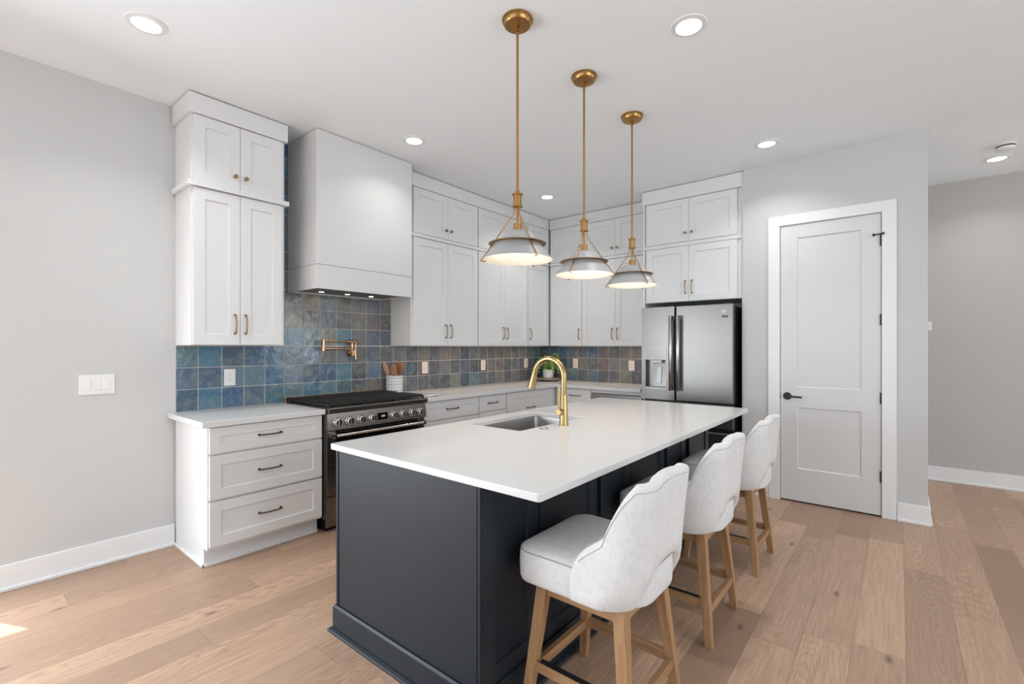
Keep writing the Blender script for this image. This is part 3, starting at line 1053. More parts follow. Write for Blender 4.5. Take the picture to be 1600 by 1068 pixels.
def plate(kind, u, z, label, material, duplex=True, gangs=1, name='wall_outlet', d=0.0105, cat='outlet', group='wall outlets', w=0.078, h=0.124):
    org = (d, u, z) if kind == 'L' else (u, YC - d, z)
    t = thing(name, label, cat, org, 0, group)
    T = TT(kind, org)
    bm = BM(); box(bm, u - w / 2, u + w / 2, d, d + 0.006, z - h / 2, z + h / 2, T)
    obj('cover_plate', bm, material, t, bevel=0.002)
    if duplex:
        bm = BM(); box(bm, u - 0.0175, u + 0.0175, d + 0.006, d + 0.0075, z - 0.034, z + 0.034, T)
        rc = obj('receptacle', bm, material, t, bevel=0.001)
        bm = BM()
        for s in (-1, 1):
            zc = z + s * 0.019
            box(bm, u - 0.007, u - 0.0052, d + 0.0074, d + 0.0078, zc - 0.001, zc + 0.006, T)
            box(bm, u + 0.0052, u + 0.007, d + 0.0074, d + 0.0078, zc - 0.001, zc + 0.006, T)
            box(bm, u - 0.002, u + 0.002, d + 0.0074, d + 0.0078, zc - 0.009, zc - 0.005, T)
        obj('outlet_slots', bm, 'slot', rc)
    else:
        for k in range(gangs):
            uu = u + (k - (gangs - 1) / 2) * 0.046
            bm = BM()
            vs = box(bm, uu - 0.0165, uu + 0.0165, d + 0.006, d + 0.009, z - 0.034, z + 0.034, T)
            for v in vs:
                pass
            obj('rocker', bm, material, t, bevel=0.0015)
    return t


plate('L', -2.865, 1.140, 'white outlet on the blue tiles left of the stove', 'plastic')
plate('L', -0.983, 1.148, 'outlet coloured as warmly lit on the grey tiles just right of the utensil crock', 'plate_warm_lit')
plate('L', -0.080, 1.148, 'outlet coloured as warmly lit on the range wall tiles behind the island sink', 'plate_warm_lit')
plate('L', 0.762, 1.149, 'outlet coloured as warmly lit on the range wall tiles beside the fern', 'plate_warm_lit')
plate('B', 0.538, 1.147, 'outlet coloured as warmly lit on the refrigerator wall tiles right of the faucet', 'plate_warm_lit')
plate('B', 1.344, 1.138, 'outlet coloured as warmly lit on the tiles next to the refrigerator', 'plate_warm_lit')
plate('L', -3.620, 1.133, 'white three-gang light switch plate on the bare left wall', 'plastic', False, 3, 'light_switch', 0.0005, 'light switch', None, 0.172, 0.124)

# ------------------------------------------------------------------ range
RX0, RY0, RY1 = 0.02, -2.458, -1.538
org = Vector((0.34, -1.998, 0))
t = thing('gas_range', 'wide stainless gas stove with black grates and eight knobs', 'stove', org)


def W2(x, y, z):
    return (x - org.x, y - org.y, z - org.z)


def rb(bm, x0, x1, y0, y1, z0, z1):
    box(bm, x0 - org.x, x1 - org.x, y0 - org.y, y1 - org.y, z0, z1)


bm = BM(); rb(bm, 0.03, 0.640, RY0, RY1, 0.10, 0.905); obj('body', bm, 'steel_h', t, bevel=0.002)
bm = BM(); rb(bm, 0.10, 0.60, RY0 + 0.03, RY1 - 0.03, 0.0, 0.099); obj('toe_base', bm, 'black', t)
# control panel: slightly sloped face
bm = BM()
prof = [(0.641, 0.755), (0.690, 0.755), (0.676, 0.878), (0.705, 0.886), (0.707, 0.917), (0.700, 0.922), (0.641, 0.922)]
rings(bm, [[W2(x, y, z) for x, z in prof] for y in (RY0, RY1)])
obj('control_panel', bm, 'steel_h', t, bevel=0.0015)
bm = BM(); rb(bm, 0.035, 0.698, RY0 + 0.006, RY1 - 0.006, 0.9055, 0.921); obj('cooktop', bm, 'steel_h', t, bevel=0.002)
bm = BM(); rb(bm, 0.0125, 0.034, RY0 - 0.004, RY1 + 0.004, 0.900, 0.958); obj('back_rail', bm, 'copper', t, bevel=0.002)
NG = 3
gw = (RY1 - RY0 - 0.02) / NG
for k in range(NG):
    y0 = RY0 + 0.010 + k * gw + 0.002; y1 = y0 + gw - 0.004
    bm = BM()
    x0, x1 = 0.050, 0.672
    for y in (y0, y1 - 0.012):
        rb(bm, x0, x1, y, y + 0.012, 0.932, 0.946)
    for x in (x0, (x0 + x1) / 2 - 0.006, x1 - 0.014):
        rb(bm, x, x + 0.012, y0 + 0.012, y1 - 0.012, 0.936, 0.955)
    n = 16
    for i in range(1, n):
        if i == 7 or i == 8:
            continue
        x = x0 + (x1 - x0) * i / n
        rb(bm, x - 0.0048, x + 0.0048, y0 - 0.001, y1 + 0.001, 0.942, 0.957)
    for x in (x0, x1 - 0.014):
        for y in (y0, y1 - 0.012):
            rb(bm, x, x + 0.014, y, y + 0.012, 0.922, 0.936)
    obj('grate', bm, 'iron', t, bevel=0.0015)
    for x in (0.205, 0.515):
        bm = BM(); yy = (y0 + y1) / 2
        lathe(bm, [(0.050, 0.922), (0.052, 0.930), (0.036, 0.933), (0.034, 0.9425), (0.001, 0.9430)], W2(x, yy, 0), 24, cap1=True)
        obj('burner', bm, 'iron', t, smooth=True)
KY = [-2.385, -2.285, -2.185, -2.085, -1.885, -1.790, -1.695, -1.605]
for y in KY:
    bm = BM(); c = W2(0.683, y, 0.812)
    lathe(bm, [(0.034, 0.000), (0.034, 0.007), (0.030, 0.011), (0.029, 0.026), (0.024, 0.032), (0.001, 0.033)], c, 28, 'x', True, True)
    kb = obj('burner_knob', bm, 'chrome', t, smooth=True)
    bm = BM(); box(bm, c[0] + 0.028, c[0] + 0.043, c[1] - 0.006, c[1] + 0.006, c[2] - 0.028, c[2] + 0.028)
    obj('knob_grip', bm, 'chrome', kb, bevel=0.003)
bm = BM(); rb(bm, 0.6855, 0.690, -2.030, -1.944, 0.786, 0.842); ds = obj('display', bm, 'screen', t, bevel=0.001)
bm = BM()
for k, y in enumerate((-1.999, -1.991, -1.981, -1.973)):
    for z in (0.810, 0.816, 0.822):
        rb(bm, 0.6902, 0.6906, y - 0.0025, y + 0.0025, z - 0.0008, z + 0.0008)
    rb(bm, 0.6902, 0.6906, y + 0.0025, y + 0.0035, 0.810, 0.822)
obj('clock_digits', bm, 'digits', ds)
bm = BM(); rb(bm, 0.642, 0.664, RY0 + 0.004, RY1 - 0.004, 0.270, 0.752); od = obj('oven_door', bm, 'steel_h', t, bevel=0.003)
bm = BM(); rb(bm, 0.6642, 0.6658, RY0 + 0.075, RY1 - 0.075, 0.32, 0.748); obj('door_glass', bm, 'ovenglass', od)
bm = BM()
cyl(bm, 0.0115, W2(0, -2.425, 0)[1], W2(0, -1.571, 0)[1], (0.712 - org.x, 0, 0.717), 16, 'y')
for y in (-2.42, -1.585):
    rb(bm, 0.664, 0.724, y - 0.005 if y < -2 else y - 0.005, y + 0.015, 0.700, 0.734)
obj('oven_handle', bm, 'chrome', od, smooth=True)
bm = BM(); rb(bm, 0.642, 0.660, RY0 + 0.004, RY1 - 0.004, 0.045, 0.262); obj('kick_panel', bm, 'steel_h', t, bevel=0.002)

# pot filler
org = Vector((0.011, -1.866, 1.300))
t = thing('pot_filler', 'rose gold folding pot filler tap on the tiles above the stove', 'tap', org)
P = lambda x, y, z: (x - org.x, y - org.y, z - org.z)
bm = BM()
lathe(bm, [(0.030, 0.0), (0.030, 0.008), (0.022, 0.012), (0.022, 0.060), (0.001, 0.061)], (0, 0, 0.010), 24, 'x', True, True)
obj('wall_flange', bm, 'copper', t, smooth=True)
bm = BM()
tube(bm, [P(0.05, -1.866, 1.300), P(0.05, -1.866, 1.425)], 0.011, 14)
cyl(bm, 0.016, P(0, -1.915, 0)[1], P(0, -1.835, 0)[1], (0.05 - org.x, 0, 1.414 - org.z), 16, 'y')
cyl(bm, 0.017, P(0, -1.905, 0)[1], P(0, -1.840, 0)[1], (0.05 - org.x, 0, 1.315 - org.z), 16, 'y')
obj('valve_column', bm, 'copper', t, smooth=True)
bm = BM(); tube(bm, [P(0.052, -1.866, 1.416), P(0.075, -2.155, 1.416)], 0.0085, 12); obj('upper_arm', bm, 'copper', t, smooth=True)
bm = BM(); tube(bm, [P(0.075, -2.155, 1.350), P(0.102, -1.875, 1.350), P(0.104, -1.868, 1.345), P(0.105, -1.866, 1.30)], 0.0085, 12); obj('spout_arm', bm, 'copper', t, smooth=True)
bm = BM(); tube(bm, [P(0.075, -2.155, 1.335), P(0.075, -2.155, 1.432)], 0.0145, 16); obj('elbow_joint', bm, 'copper', t, smooth=True)
for z in (1.40, 1.305):
    bm = BM(); tube(bm, [P(0.05, -1.838, z), P(0.05, -1.830, z), P(0.052, -1.828, z - 0.05)], 0.004, 8)
    obj('lever', bm, 'copper', t, smooth=True)

# ------------------------------------------------------------------ refrigerator
org = Vector((2.265, 0.75, 0))
FY = 0.40
t = thing('refrigerator', 'stainless refrigerator with two tall handles and a water dispenser', 'refrigerator', org)


def fb(bm, x0, x1, y0, y1, z0, z1):
    box(bm, x0 - org.x, x1 - org.x, y0 - org.y, y1 - org.y, z0, z1)


bm = BM(); fb(bm, 1.835, 2.700, FY + 0.075, 1.13, 0.03, 1.755); obj('body', bm, 'fridge_side', t, bevel=0.004)
bm = BM(); fb(bm, 1.85, 2.69, FY + 0.13, 1.10, 0.0, 0.029); obj('base_grille', bm, 'black', t)
bm = BM()
for x in (1.86, 2.62):
    fb(bm, x, x + 0.06, FY + 0.02, FY + 0.14, 1.7555, 1.783)
obj('hinge_cover', bm, 'black', t, bevel=0.004)
# left door with the dispenser niche
DXL0, DXL1 = 1.818, 2.163
nx0, nx1, nz0, nz1 = 1.862, 2.079, 0.958, 1.236
bm = BM()
TBf = Matrix.Translation((-org.x, FY - org.y, 0)) @ TB
us = (DXL0, nx0, nx1, DXL1); zs = (0.834, nz0, nz1, 1.772)
for i in range(3):
    for k in range(3):
        if i == 1 and k == 1:
            continue
        fb(bm, us[i], us[i + 1], FY, FY + 0.068, zs[k], zs[k + 1])
fb(bm, nx0, nx1, FY + 0.062, FY + 0.068, nz0, nz1)
bmesh.ops.remove_doubles(bm, verts=bm.verts, dist=1e-5)
fl = obj('left_door', bm, 'steel', t)
bm = BM(); fb(bm, 2.1795, 2.712, FY, FY + 0.068, 0.834, 1.772); fr = obj('right_door', bm, 'steel', t, bevel=0.006)
bm = BM(); fb(bm, DXL0, 2.712, FY + 0.004, FY + 0.068, 0.598, 0.818); obj('freezer_drawer', bm, 'steel', t, bevel=0.005)
bm = BM(); fb(bm, DXL0, 2.712, FY + 0.004, FY + 0.068, 0.06, 0.555); d2 = obj('freezer_drawer', bm, 'steel', t, bevel=0.005)
bm = BM(); fb(bm, DXL0 + 0.01, 2.702, FY - 0.012, FY + 0.0035, 0.540, 0.556); obj('drawer_lip', bm, 'chrome', d2, bevel=0.002)
for nm, x, par in (('l', 2.142, fl), ('r', 2.214, fr)):
    bm = BM()
    # D-section bar standing off the door
    tube(bm, [(x - org.x, FY - 0.052 - org.y, z) for z in (0.935, 0.940, 1.673, 1.678)], 0.018, 16, radii=[0.015, 0.018, 0.018, 0.015])
    for z in (0.958, 1.655):
        fb(bm, x - 0.014, x + 0.014, FY - 0.055, FY - 0.0005, z - 0.020, z + 0.020)
    obj('door_handle', bm, 'handle', par, smooth=True, ang=50)
bm = BM(); fb(bm, nx0 - 0.004, nx1 + 0.004, FY - 0.003, FY - 0.0002, nz1, 1.352); dp = obj('dispenser_panel', bm, 'steel', fl, bevel=0.001)
bm = BM()
for k in range(4):
    x = 1.915 + k * 0.037
    fb(bm, x, x + 0.012, FY - 0.0036, FY - 0.003, 1.270 + 0.004 * (k % 2), 1.2735 + 0.004 * (k % 2))
o_ = obj('panel_icons', bm, 'slot', fl)
bm = BM()
for x0, x1, z0, z1 in ((nx0 - 0.006, nx0, nz0 - 0.02, 1.358), (nx1, nx1 + 0.006, nz0 - 0.02, 1.358), (nx0, nx1, 1.352, 1.358), (nx0, nx1, nz0 - 0.02, nz0)):
    fb(bm, x0, x1, FY - 0.004, FY - 0.0002, z0, z1)
obj('dispenser_frame', bm, 'steel_dw', fl)
bm = BM(); fb(bm, 1.94, 2.03, FY + 0.008, FY + 0.05, 1.208, 1.232); obj('dispenser_nozzle', bm, 'plastic', fl, bevel=0.003)
bm = BM()
rings(bm, [[(x - org.x, y - org.y, z) for x, y in ((1.925, FY + 0.060), (2.070, FY + 0.060), (2.070, yy), (1.925, yy))] for z, yy in ((0.962, FY + 0.020), (1.205, FY + 0.048))])
obj('dispenser_backplate', bm, 'steel', fl, bevel=0.002)
bm = BM()
rings(bm, [[(x - org.x, y - org.y, z) for x, y in ((1.972, yy + 0.004), (2.022, yy + 0.004), (2.022, yy - 0.006), (1.972, yy - 0.006))] for z, yy in ((1.000, FY + 0.022), (1.165, FY + 0.040))])
obj('dispenser_paddle', bm, 'steel_dw', fl, bevel=0.002)
bm = BM()   # round emblem with two strokes
lathe(bm, [(0.013, -0.0012), (0.016, -0.0012), (0.016, -0.0002), (0.013, -0.0002), (0.013, -0.0012)], (2.628 - org.x, FY - org.y, 1.702), 24, 'y')
fb(bm, 2.6265, 2.6295, FY - 0.0012, FY - 0.0002, 1.691, 1.713); fb(bm, 2.618, 2.638, FY - 0.0012, FY - 0.0002, 1.7005, 1.7035)
fb(bm, 2.6475, 2.6505, FY - 0.0012, FY - 0.0002, 1.690, 1.714)
obj('emblem', bm, 'emblem', fr)
bm = BM(); fb(bm, 2.612, 2.668, FY - 0.0008, FY - 0.0002, 1.643, 1.662); obj('sticker', bm, 'label', fr)

# ------------------------------------------------------------------ island
IX0, IX1, IY0, IY1 = 1.792, 2.745, -3.034, -0.415
IZ = 0.877
org = Vector(((IX0 + IX1) / 2, (IY0 + IY1) / 2, 0))
t = thing('kitchen_island', 'long charcoal painted kitchen island with panelled sides', 'kitchen island', org)


def ib(bm, x0, x1, y0, y1, z0, z1):
    box(bm, x0 - org.x, x1 - org.x, y0 - org.y, y1 - org.y, z0, z1)


IB = 0.02
bm = BM(); SX0, SX1, SY0, SY1 = 1.870, 2.300, -2.245, -1.530  # sink clearance
ib(bm, IX0 + IB, IX1 - IB, IY0 + 0.026, SY0, 0, IZ - 0.001); ib(bm, IX0 + IB, IX1 - IB, SY1, IY1, 0, IZ - 0.001)
ib(bm, IX0 + IB, SX0, SY0, SY1, 0, IZ - 0.001); ib(bm, SX1, IX1 - IB, SY0, SY1, 0, IZ - 0.001); ib(bm, SX0, SX1, SY0, SY1, 0, 0.62)
obj('carcass', bm, 'island', t)
bm = BM(); ib(bm, IX0 + 0.018, IX1 - 0.0305, IY0, IY0 + 0.0255, 0.127, IZ - 0.001); obj('end_panel', bm, 'island', t)
bm = BM(); ib(bm, IX0, IX0 + 0.0165, IY0 - 0.004, IY0 + 0.03, 0.127, IZ - 0.001); obj('corner_trim', bm, 'island', t, bevel=0.001)
bm = BM(); ib(bm, IX1 - 0.0295, IX1 - 0.0180, IY0 - 0.002, IY0 + 0.0255, 0.127, IZ - 0.001); ib(bm, IX1 - 0.0115, IX1 + 0.001, IY0 - 0.006, IY0 + 0.0065, 0.127, IZ - 0.001)
obj('corner_trim', bm, 'island', t, bevel=0.001)
TI = Matrix.Translation(-org) @ TL
for a, b in ((-3.026, -2.687), (-2.680, -2.205), (-2.160, -1.820), (-1.814, -1.336), (-1.293, -0.955), (-0.876, -0.44)):
    bm = BM()
    panel_slab(bm, a, b, 0.127, IZ - 0.001, IX1 - 0.0195, IX1, [(a + 0.070, b - 0.070, 0.195, IZ - 0.055)], 0.008, 0.004, TI)
    obj('back_panel', bm, 'island', t)
# working side (away from the camera): doors
for a, b in ((-3.02, -2.40), (-2.39, -1.42), (-1.41, -0.44)):
    bm = BM()
    TJ = Matrix.Translation(-org) @ Matrix(((0, -1, 0, 0), (1, 0, 0, 0), (0, 0, 1, 0), (0, 0, 0, 1)))
    panel_slab(bm, a, b, 0.13, IZ - 0.01, -(IX0 + 0.0195), -(IX0 + 0.001), [(a + 0.065, b - 0.065, 0.195, IZ - 0.075)], 0.008, 0.004, TJ)
    obj('cabinet_door', bm, 'island', t)
bm = BM()


def ring_base(bm, e, z0, z1, e2=None):
    e2 = e if e2 is None else e2
    lo = [(IX0 - e, IY0 - e), (IX1 + e, IY0 - e), (IX1 + e, IY1 + e), (IX0 - e, IY1 + e)]
    hi = [(IX0 - e2, IY0 - e2), (IX1 + e2, IY0 - e2), (IX1 + e2, IY1 + e2), (IX0 - e2, IY1 + e2)]
    rings(bm, [[(x - org.x, y - org.y, z0) for x, y in lo], [(x - org.x, y - org.y, z1) for x, y in hi]])


ring_base(bm, 0.014, 0.0, 0.116); ring_base(bm, 0.014, 0.1162, 0.126, 0.007)
bm2 = BM()
ring_base(bm2, 0.032, 0.0, 0.006); ring_base(bm2, 0.032, 0.0061, 0.013, 0.029); ring_base(bm2, 0.029, 0.0131, 0.019, 0.018)
obj('base_moulding', bm, 'island', t, bevel=0.0015)
obj('shoe_moulding', bm2, 'island', t)

hole = rrect(1.893, 2.279, -2.222, -1.557, 0.018, 5)
ZI = 0.905
tag(slab('countertop', rrect(1.778, 3.022, -3.062, -0.388, 0.012, 5), IZ + 0.0002, ZI, hole),
    'large white quartz countertop on the charcoal island, with sink cut-out', 'countertop', 'white quartz countertops')

# undermount sink
org = Vector((2.086, -1.89, 0.66))
t = thing('sink', 'undermount stainless sink set into the island countertop', 'sink', org)
bm = BM()
loops = []
for e, z, r in ((0.012, IZ - 0.0008, 0.03), (-0.004, IZ - 0.0008, 0.02), (-0.006, IZ - 0.01, 0.02), (-0.010, 0.69, 0.02), (-0.018, 0.672, 0.02), (-0.04, 0.668, 0.02)):
    loops.append([(x - org.x, y - org.y, z - org.z) for x, y in rrect(1.893 - e, 2.279 + e, -2.222 - e, -1.557 + e, max(r, 0.005), 5)])
rings(bm, loops, False, True)
ob = obj('basin', bm, 'sink', t, smooth=True, ang=50)
md = ob.modifiers.new('wall', 'SOLIDIFY'); md.thickness = 0.0012; md.offset = 0
bm = BM(); lathe(bm, [(0.045, 0.0), (0.045, 0.004), (0.032, 0.003), (0.001, 0.001)], (2.086 - org.x, -1.89 - org.y, 0.6695 - org.z), 24, cap0=True, cap1=True)
obj('drain', bm, 'chrome', t, smooth=True)

# faucet
org = Vector((2.362, -1.910, ZI))
t = thing('faucet', 'gold pull-down kitchen faucet arching over the island sink', 'faucet', org)
bm = BM()
lathe(bm, [(0.0285, 0.0), (0.0285, 0.006), (0.027, 0.007), (0.0185, 0.178), (0.0180, 0.180)], n=32, cap0=True, cap1=True)
obj('faucet_body', bm, 'gold', t, smooth=True)
Rb = 0.108
path = [(0, 0, 0.178), (0, 0, 0.20), (0, 0, 0.24), (0, 0, 0.284)]
for i in range(1, 25):
    a = pi * 0.94 * i / 24
    path.append((-Rb + Rb * cos(a), 0, 0.284 + Rb * sin(a)))
bm = BM(); tube(bm, path, 0.0165, 18); obj('spout_arch', bm, 'gold', t, smooth=True)
p1 = Vector(path[-1]); dr = (Vector(path[-1]) - Vector(path[-2])).normalized()
bm = BM()
tube(bm, [p1 + dr * s for s in (0.0, 0.001, 0.012, 0.055, 0.098, 0.101)], 0.02, 24, radii=[0.0165, 0.0178, 0.019, 0.0228, 0.0268, 0.024])
sp = obj('spray_head', bm, 'gold', t, smooth=True)
bm = BM()
q = p1 + dr * 0.035 + Vector((-0.021, 0, -0.004))
tube(bm, [q, q + dr * 0.02, q + dr * 0.04], 0.006, 10, radii=[0.004, 0.006, 0.004]); obj('spray_button', bm, 'gold', sp, smooth=True)
bm = BM()   # lever valve on the side facing the camera
vdir = Vector((-0.12, -0.99, 0)).normalized()
b0 = Vector((0, 0, 0.080))
tube(bm, [b0 + vdir * 0.015, b0 + vdir * 0.048, b0 + vdir * 0.050], 0.019, 20, radii=[0.019, 0.019, 0.0175])
hb = obj('handle_hub', bm, 'gold', t, smooth=True)
bm = BM(); c = b0 + vdir * 0.040
tube(bm, [c + Vector((0, 0, 0.012)), c + Vector((0, 0, 0.148))], 0.0068, 12); obj('lever', bm, 'gold', t, smooth=True)
# disposal air switch
bm = BM()
lathe(bm, [(0.027, 0.0), (0.027, 0.004), (0.022, 0.006), (0.015, 0.0055), (0.0145, 0.010), (0.0125, 0.0115), (0.001, 0.0118)], n=28, cap0=True, cap1=True)
o = obj('air_switch', bm, 'handle', None, smooth=True); o.location = (2.347, -2.090, ZI)
tag(o, 'round chrome air switch button beside the sink', 'button')

# ------------------------------------------------------------------ bar stools


def make_stool():
    """front is -x; origin on the floor under the seat"""
    t = thing('bar_stool', '', 'bar stool', (0, 0, 0), 0, 'upholstered bar stools at the island')
    # legs
    tops = 0.150; fx = 0.208; fy = 0.213; zt = 0.497
    for sx in (-1, 1):
        for sy in (-1, 1):
            bm = BM()
            loops = []
            for z, cx, cy, h in ((0.0, fx, fy, 0.0165), (zt, tops + 0.005, tops + 0.010, 0.0225)):
                loops.append([(sx * cx + a * h, sy * cy + b * h, z) for a, b in ((-1, -1), (1, -1), (1, 1), (-1, 1))])
            rings(bm, loops)
            obj('leg', bm, 'oak', t, bevel=0.003)

    def at(z):  # leg axis offsets at a height
        k = z / zt
        return fx + (tops + 0.005 - fx) * k, fy + (tops + 0.010 - fy) * k
    # aprons
    for ax, s in (('x', -1), ('x', 1), ('y', -1), ('y', 1)):
        bm = BM(); cx, cy = at(0.47)
        if ax == 'x':
            box(bm, -cx, cx, s * cy - 0.011, s * cy + 0.011, 0.445, 0.496)
            obj('apron', bm, 'oak_x', t, bevel=0.002)
        else:
            box(bm, s * cx - 0.011, s * cx + 0.011, -cy, cy, 0.445, 0.496)
            obj('apron', bm, 'oak_y', t, bevel=0.002)
    # stretchers: along the sides (x) and front / back (y)
    for ax, s, z in (('x', -1, 0.185), ('x', 1, 0.168), ('y', -1, 0.160), ('y', 1, 0.150)):
        bm = BM(); cx, cy = at(z)
        if ax == 'x':
            box(bm, -cx, cx, s * cy - 0.012, s * cy + 0.012, z - 0.019, z + 0.019)
            st = obj('stretcher', bm, 'oak_x', t, bevel=0.002)
            if s < 0:
                bm = BM(); box(bm, -cx + 0.035, cx - 0.035, s * cy - 0.010, s * cy + 0.0125, z + 0.0192, z + 0.0215)
                obj('kick_plate', bm, 'black', st)
        else:
            box(bm, s * cx - 0.012, s * cx + 0.012, -cy, cy, z - 0.019, z + 0.019)
            obj('stretcher', bm, 'oak_y', t, bevel=0.002)
    # seat cushion: outline polygon, loft with a domed top
    out = []

    def arc(cx, cy, r, a0, a1, n=8):
        for i in range(n + 1):
            a = radians(a0 + (a1 - a0) * i / n); out.append((cx + r * cos(a), cy + r * sin(a)))
    HW = 0.238
    out.append((0.004, -HW))
    # go round: near side front -> front -> far side -> back
    out.clear()
    arc(-0.250 + 0.07, -HW + 0.07, 0.07, 270, 180)
    arc(-0.250 + 0.07, HW - 0.07, 0.07, 180, 90)
    out.append((-0.10, HW)); out.append((0.006, HW)); out.append((0.020, HW - 0.008)); out.append((0.026, 0.196)); out.append((0.10, 0.192))
    arc(0.234 - 0.115, 0.187 - 0.115, 0.115, 90, 0)
    arc(0.234 - 0.115, -0.187 + 0.115, 0.115, 0, -90)
    out.append((0.10, -0.192)); out.append((0.026, -0.196)); out.append((0.020, -HW + 0.008)); out.append((0.006, -HW)); out.append((-0.10, -HW))

    def inset(k):
        cx, cy = -0.01, 0.0
        res = []
        for x, y in out:
            d = Vector((x - cx, y - cy)); l = d.length
            d = d * ((l - k) / l); res.append((cx + d.x, cy + d.y))
        return res
    bm = BM()
    lev = [(0.016, 0.498), (0.004, 0.503), (0.0, 0.515), (-0.002, 0.56), (0.0, 0.600), (0.003, 0.612), (0.010, 0.621), (0.030, 0.630), (0.075, 0.639), (0.13, 0.644), (0.20, 0.646)]
    rings(bm, [[(x, y, z) for x, y in inset(k)] for k, z in lev])
    seat = obj('seat', bm, 'fabric', t, smooth=True, ang=60)
    bm = BM(); tube(bm, [(x, y, 0.6135) for x, y in inset(0.0025)], 0.0022, 6, closed=True)
    obj('piping', bm, 'seam', seat, smooth=True)
    # back shell
    pl = []   # plan path (x, y), from near arm round the back to the far arm

    def parc(cx, cy, r, a0, a1, n):
        for i in range(n + 1):
            a = radians(a0 + (a1 - a0) * i / n); pl.append(Vector((cx + r * cos(a), cy + r * sin(a))))
    yo = 0.245; xb = 0.245; rc = 0.135
    for i in range(14):
        pl.append(Vector((0.008 + (xb - rc - 0.008) * i / 14, -yo)))
    parc(xb - rc, -yo + rc, rc, -90, 0, 34)
    ny = 40
    y0_, y1_ = -yo + rc, yo - rc
    for i in range(1, ny):
        pl.append(Vector((xb + 0.006 * sin(pi * i / ny), y0_ + (y1_ - y0_) * i / ny)))
    parc(xb - rc, yo - rc, rc, 0, 90, 34)
    for i in range(1, 15):
        pl.append(Vector((xb - rc - (xb - rc - 0.008) * i / 14, yo)))
    n = len(pl)
    nor = []
    for i in range(n):
        tg = (pl[min(n - 1, i + 1)] - pl[max(0, i - 1)]).normalized()
        nor.append(Vector((tg.y, -tg.x)))

    def ztop(i):
        x, y = pl[i]
        # arm sweep: low at the front, rising to the shoulder
        if x < xb - rc + 0.001:
            q = (x - 0.008) / (xb - rc - 0.008)
            z = 0.655 + 0.085 * q ** 1.25
            e = max(0.0, (0.045 - (x - 0.008)) / 0.045)
            z -= 0.055 * (1 - sqrt(max(0, 1 - e * e)))
            return z
        ang = math.atan2(x - (xb - rc), max(1e-6, abs(y) - (yo - rc))) if abs(y) > yo - rc else pi / 2
        q = min(1.0, ang / radians(27)); q2 = min(1.0, max(0.0, ang - radians(12)) / radians(60))
        zc = 0.742 + 0.180 * (0.30 * q + 0.70 * (1 - (1 - q) ** 2)) + 0.012 * sin(q2 * pi / 2)
        b = max(0.0, 1 - (abs(y) / 0.17) ** 2)
        return zc + 0.008 * b

    def zbot(i):
        x, y = pl[i]
        w_ = 0.168
        if x > 0.2 and abs(y) < w_:
            return 0.503 + 0.132 * (1 - (abs(y) / w_) ** 2.8) ** 0.5
        return 0.500

    def place(i, off, z):
        """point on the shell: off inward from the outer face"""
        p = pl[i]; nn = nor[i]
        h = max(0.0, z - 0.50)
        bk = min(1.0, max(0.0, (p.x - 0.06) / 0.15))
        flat = 1 - 0.75 * max(0.0, 1 - (p.y / 0.21) ** 2)
        bk = min(1.0, max(0.0, (p.x - 0.06) / 0.10))
        lean = ((0.115 * h + 0.10 * max(0, h - 0.16) ** 1.5) * flat - 0.030 * max(0.0, (0.11 - h) / 0.11) ** 1.6) * bk
        tap = 1 - 0.13 * min(1, h / 0.42) * min(1, h / 0.42)
        return Vector((p.x - nn.x * off + lean, (p.y - nn.y * off) * tap, z))
    TH = 0.046
    bm = BM(); loops = []
    ns = 6
    for i in range(n):
        zt_, zb_ = ztop(i), zbot(i)
        th = TH
        e = min(i, n - 1 - i)
        if e < 4:
            th = TH * (0.62 + 0.38 * sqrt(1 - ((4 - e) / 4) ** 2))
        r = min(th / 2, (zt_ - zb_) / 2 - 0.001)
        rb_ = min(0.010, r)
        Lp = []
        for k in range(7):        # outer face upward
            z = zb_ + rb_ + (zt_ - r - zb_ - rb_) * k / 6
            Lp.append(place(i, 0.0, z) if k else place(i, 0.0, z))
        for k in range(1, ns):    # rounded top
            a = pi * k / ns
            Lp.append(place(i, th / 2 - th / 2 * cos(a), zt_ - r + r * sin(a)))
        for k in range(7):        # inner face downward
            z = zt_ - r - (zt_ - r - zb_ - rb_) * k / 6
            Lp.append(place(i, th, z))
        Lp.append(place(i, th - rb_, zb_)); Lp.append(place(i, rb_, zb_))
        loops.append(Lp)
    rings(bm, loops)
    back = obj('backrest', bm, 'fabric', t, smooth=True, ang=65)
    bm = BM()
    # stitched line a little below the rim on the outside
    P_ = []
    for i in range(4, n - 4):
        P_.append(place(i, -0.0006, ztop(i) - 0.026))
    tube(bm, P_, 0.0011, 5)
    obj('stitching', bm, 'seam', back, smooth=True)
    return t


st = make_stool()
STOOLS = [((3.022, -2.650), 0.0, 'light grey linen bar stool nearest the camera, at the island corner'),
          ((3.022, -1.820), 0.0, 'middle light grey linen bar stool of the three at the island'),
          ((3.030, -0.950), 0.0, 'light grey linen bar stool farthest back, nearest the pantry door')]
for i, ((x, y), a, lab) in enumerate(STOOLS):
    o = st if i == 0 else dup(st, (x, y, 0), a, lab)
    o.location = (x, y, 0); o.rotation_euler = (0, 0, a); o['label'] = lab

# ------------------------------------------------------------------ things on the counters
t = thing('utensil_crock', 'white patterned utensil crock right behind the stove', 'crock', (0.11, -1.445, ZC))
bm = BM()
lathe(bm, [(0.001, 0.0), (0.074, 0.0), (0.077, 0.004), (0.080, 0.165), (0.083, 0.168), (0.083, 0.176), (0.074, 0.176), (0.071, 0.012), (0.001, 0.010)], n=40, cap0=True, cap1=True)
obj('crock_body', bm, 'crock', t, smooth=True)


